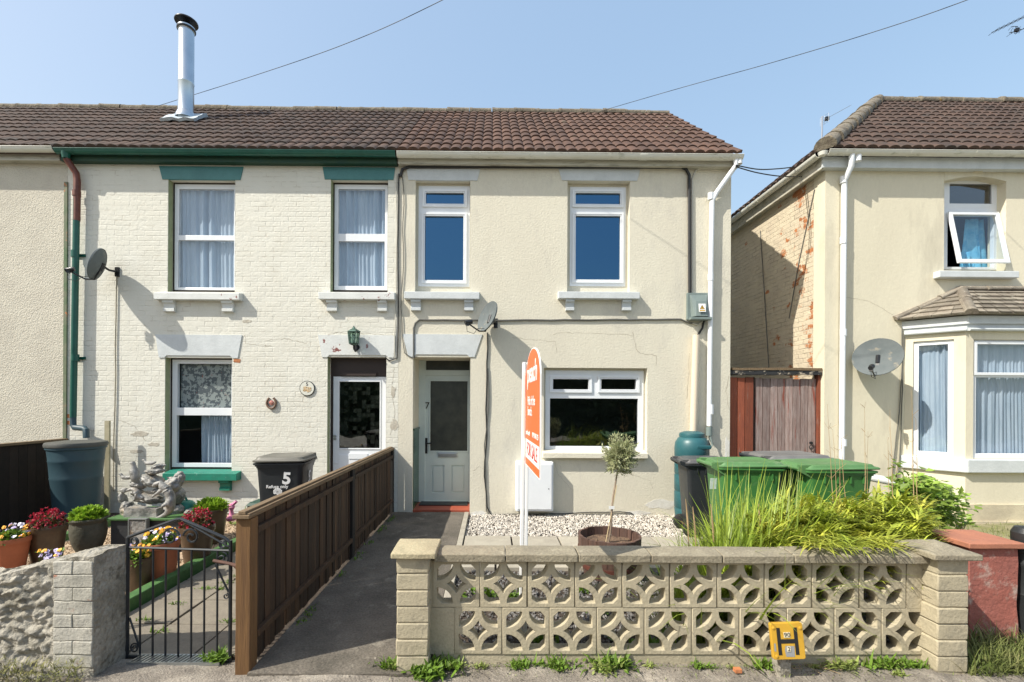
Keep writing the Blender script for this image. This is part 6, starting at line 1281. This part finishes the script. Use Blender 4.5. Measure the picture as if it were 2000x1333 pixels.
rocks=[((290,972),(.17,.13,.05),1),((257,1000),(.11,.10,.07),2),((335,1000),(.13,.12,.075),3),((300,940),(.13,.11,.05),4),((270,947),(.10,.08,.035),5),((302,921),(.11,.09,.028),6),((310,912),(.075,.07,.028),7),((338,950),(.09,.10,.08),8),((350,935),(.055,.05,.07),9),((268,962),(.055,.07,.03),10),((240,975),(.035,.05,.06),11),((248,990),(.06,.07,.05),12),((345,968),(.09,.09,.08),13),((320,1012),(.16,.12,.03),14),((262,1012),(.10,.09,.03),15),((350,940),(.03,.03,.055),16),((243,958),(.05,.03,.022),17),((308,958),(.07,.05,.018),18),((372,1000),(.08,.05,.03),19)]
for (px,py),s,sd in rocks: 
    mb=MB(); blob(mb,F_(px,py,DF+ (0.05 if sd%2 else 0)),(s[0]*.86,s[1]*.9,s[2]*1.12),sd,.34,4,Matrix.Rotation(R((sd*37)%50-25),3,'Y')); build('rock',mb,mStatue,t,smooth=50)
mb=MB(); a0=F_(284,988,5.02); a1=F_(316,1014,5.02); mb.gridbox(F_(252,0,5.02).x,F_(316,0,5.02).x,4.98,5.08,F_(0,1014,5.02).z,F_(0,991,5.02).z,14,3,6,lambda p,n:p+noise.noise_vector(p*14)*.012); build('stone_block',mb,mStatue,t,smooth=40)
def skinned(pts,edges,rad,name,parent,m=mStatue):
    me=bpy.data.meshes.new(name); me.from_pydata([tuple(p) for p in pts],edges,[]); o=link(name,me,parent); me.materials.append(m)
    sk=o.modifiers.new('skin','SKIN'); sk.use_smooth_shade=True
    for i,r in enumerate(rad): me.skin_vertices[0].data[i].radius=(r,r)
    me.skin_vertices[0].data[0].use_root=True; ss=o.modifiers.new('sub','SUBSURF'); ss.levels=2; ss.render_levels=2; return o
P=lambda x,y,dz=0:F_(x,y,4.98+dz)
pts=[P(330,963),P(322,950),P(313,944),P(305,946),P(298,951),P(336,978),P(334,992),P(326,1004,.0),P(314,1010),P(304,1013),P(310,962,-.03),P(296,972,-.04),P(330,955,-.02),P(326,985,-.05),P(315,990,-.08)]
skinned(pts,[(0,1),(1,2),(2,3),(3,4),(0,5),(5,6),(6,7),(7,8),(8,9),(1,10),(10,11),(5,13),(13,14),(0,12)],[.045,.042,.030,.030,.016,.055,.048,.030,.020,.012,.018,.012,.03,.024,.016],'otter',t)
pts=[P(262,968),P(268,960),P(258,955),P(282,975),P(246,960,-.02)]; skinned(pts,[(0,1),(1,2),(0,3),(2,4)],[.04,.035,.022,.02,.012],'small_otter',t)
def bird(px,py,s,up,fl=1):
    c=F_(px,py,DF); V_=lambda x,z:c+Vector((x*fl,0,z))*s
    if up: pts=[V_(0,-.03),V_(.0,.03),V_(-.005,.075),V_(-.01,.115),V_(-.05,.105),V_(.02,-.08),V_(.05,-.12)]; rd=[.05*s,.045*s,.022*s,.030*s,.008*s,.035*s,.012*s]; ed=[(0,1),(1,2),(2,3),(3,4),(0,5),(5,6)]
    else: pts=[V_(0,0),V_(-.05,.01),V_(-.075,.04),V_(-.085,.06),V_(-.12,.055),V_(.06,.01),V_(.11,.03)]; rd=[.036*s,.03*s,.018*s,.022*s,.006*s,.026*s,.008*s]; ed=[(0,1),(1,2),(2,3),(3,4),(0,5),(5,6)]
    skinned(pts,ed,rd,'stone_bird',t)
bird(262,924,1.0,True); bird(247,934,.75,False); bird(292,906,.7,False); bird(335,935,.5,False,-1)
mb=MB(); q0=F_(260,1018,4.93); q1=F_(288,1060,4.93); w0=F_(256,1018,4.93).x; w1=F_(292,1018,4.93).x
mb.gridbox(w0+.012,w1-.012,4.90,4.93,q1.z,q0.z+.01,10,1,18,lambda p,n:p+Vector((0,-.012*abs(noise.noise(Vector((p.x*30,0,p.z*60)))) if n.y<0 else 0,0))); build('cascade_plate',mb,mStatue,t,smooth=30)
build('cascade_frame',MB().box(w0,w0+.012,4.885,4.935,q1.z-.02,q0.z+.02).box(w1-.012,w1,4.885,4.935,q1.z-.02,q0.z+.02).box(w0,w1,4.885,4.935,q0.z+.0201,q0.z+.035),mat('frame_grey',(.16,.17,.165),rough=.6,ns=20),t,bevel=.003)
# ================================================================ aerials and overhead wires
def wire(name,a,b,r,label,sag=.2,cat='wire',m=None):
    P=[]; 
    for k in range(41): t_=k/40; p=a.lerp(b,t_); p.z-=sag*4*t_*(1-t_); P.append(p)
    o=build(name,MB().tube(P,r,6),m or mBlackC,None,smooth=60); tag(o,label,cat); return o
def along(pts):  # list of (px,py,d) -> smooth wire through them
    P=[W(*p) for p in pts]; return P
def wirep(label,pts,r=.005,cat='wire'):
    P=[W(*p) for p in pts]; Q=[]
    for i in range(len(P)-1):
        p0=P[max(0,i-1)];p1=P[i];p2=P[i+1];p3=P[min(len(P)-1,i+2)]
        for k in range(12): t_=k/12; Q.append(.5*((2*p1)+(p2-p0)*t_+(2*p0-5*p1+4*p2-p3)*t_*t_+(3*p1-p0-3*p2+p3)*t_**3))
    Q.append(P[-1]); o=build('overhead_wire',MB().tube(Q,r,6),mBlackC,None,smooth=60); return tag(o,label,cat)
wirep('thin overhead wire crossing the sky past the steel flue',[(300,210,9.4),(500,147,8.1),(680,84,7.1),(865,0,6.1),(1300,-230,4.6)],.0045)
wirep('thin overhead wire rising from the roof of number 7 to the upper right',[(1168,219,9.4),(1330,172,8.2),(1500,125,7.3),(1700,65,6.4),(1890,0,5.6),(2300,-160,4.5)],.0045)
wirep('upper of two black cables slung between the two houses',[(1437,323,6.7),(1480,331,6.8),(1520,330,6.9),(1570,325,7.4),(1602,327,6.95)],.008); wirep('lower of two black cables slung between the two houses',[(1437,326,6.7),(1480,338,6.8),(1530,345,6.9),(1580,344,7.4),(1602,333,6.95)],.008)
def yagi(c,dirv,L,n,el,label,mast=None,m=mAlu,r=.006,vert=False):
    t=thing('television_aerial',label,'aerial',tuple(mast[0]) if mast else tuple(c)); d=Vector(dirv).normalized(); up=Vector((0,0,1)); s=d.cross(up).normalized()
    if vert: s=up-d*up.dot(d)
    mb=MB(); mb.tube([c,c+d*L],r,6); build('boom',mb,m,t); mb=MB()
    for k in range(n): q=c+d*(L*(k+.5)/n); mb.tube([q-s*el,q+s*el],r*.6,5)
    build('elements',mb,m,t)
    mb=MB(); g=c+d*L*.06; u2=Vector((0,0,1)); 
    for z in (-.10,-.05,.05,.10): mb.tube([g-s*.11+u2*z,g+s*.11+u2*z],r*.5,5)
    for k in (-.1,0,.1): mb.tube([g+s*k-u2*.11,g+s*k+u2*.11],r*.4,5)
    build('reflector_grid',mb,m,t); build('dipole_box',MB().box(-.04,.04,-.03,.03,-.05,.03,M=Matrix.Translation(c+d*L*.15)),mBlkM,t)
    if mast: build('mast',MB().tube(mast,.018,8),mAlu,t)
    return t
d=11.0; a=W(1607,236,d); tip=W(1660,207,d+.3); yagi(a,tip-a,(tip-a).length,9,.07,'television aerial on a mast behind the hip of the yellow house',[W(1605,285,d),W(1606,228,d)])
d=8.6; a=W(2040,14,d); tip=W(1937,64,d); yagi(a,tip-a,(tip-a).length,11,.10,'long television aerial pointing down left in the top right corner',[W(2050,200,d+1.5),W(2046,8,d)],m=mBlkM)
a=W(2040,45,d); tip=W(1971,65,d); t=yagi(a,tip-a,(tip-a).length,4,.12,'short tangled aerial just below the long one in the top right corner',[W(2044,120,d+.0),W(2044,30,d)],m=mBlkM); 
c=W(1986,59,d); mb=MB()
for k in range(5): aa=k*1.3; mb.tube([c+Vector((.08*math.cos(aa+q*.5)-.02*q,0,.07*math.sin(aa+q*.5))) for q in range(5)],.0035,5)
mb.box(c.x-.035,c.x+.03,c.y-.02,c.y+.02,c.z-.03,c.z+.025); build('folded_dipole',mb,mBlkM,t)
# ================================================================ tall hedge over the road, seen only as a reflection
hm=MB(); hm.gridbox(-22,22,-13.2,-11.8,-.1,4.6,120,6,24,lambda p,n:p+Vector((0,0,.5*noise.noise(p*.35)*(n.z>0)))+n*.35*noise.noise(p*1.6)+n*.12*noise.noise(p*5))
for i in range(5000):
    p=Vector((rnd.uniform(-16,16),-11.7+rnd.uniform(-.1,.35),rnd.uniform(0,4.8))); leaf(hm,p,rv(),Vector((0,1,.4)),.22,.09)
o=build('hedge',hm,mHedge,None); tag(o,'tall dark green hedge across the road, reflected in the windows','hedge')
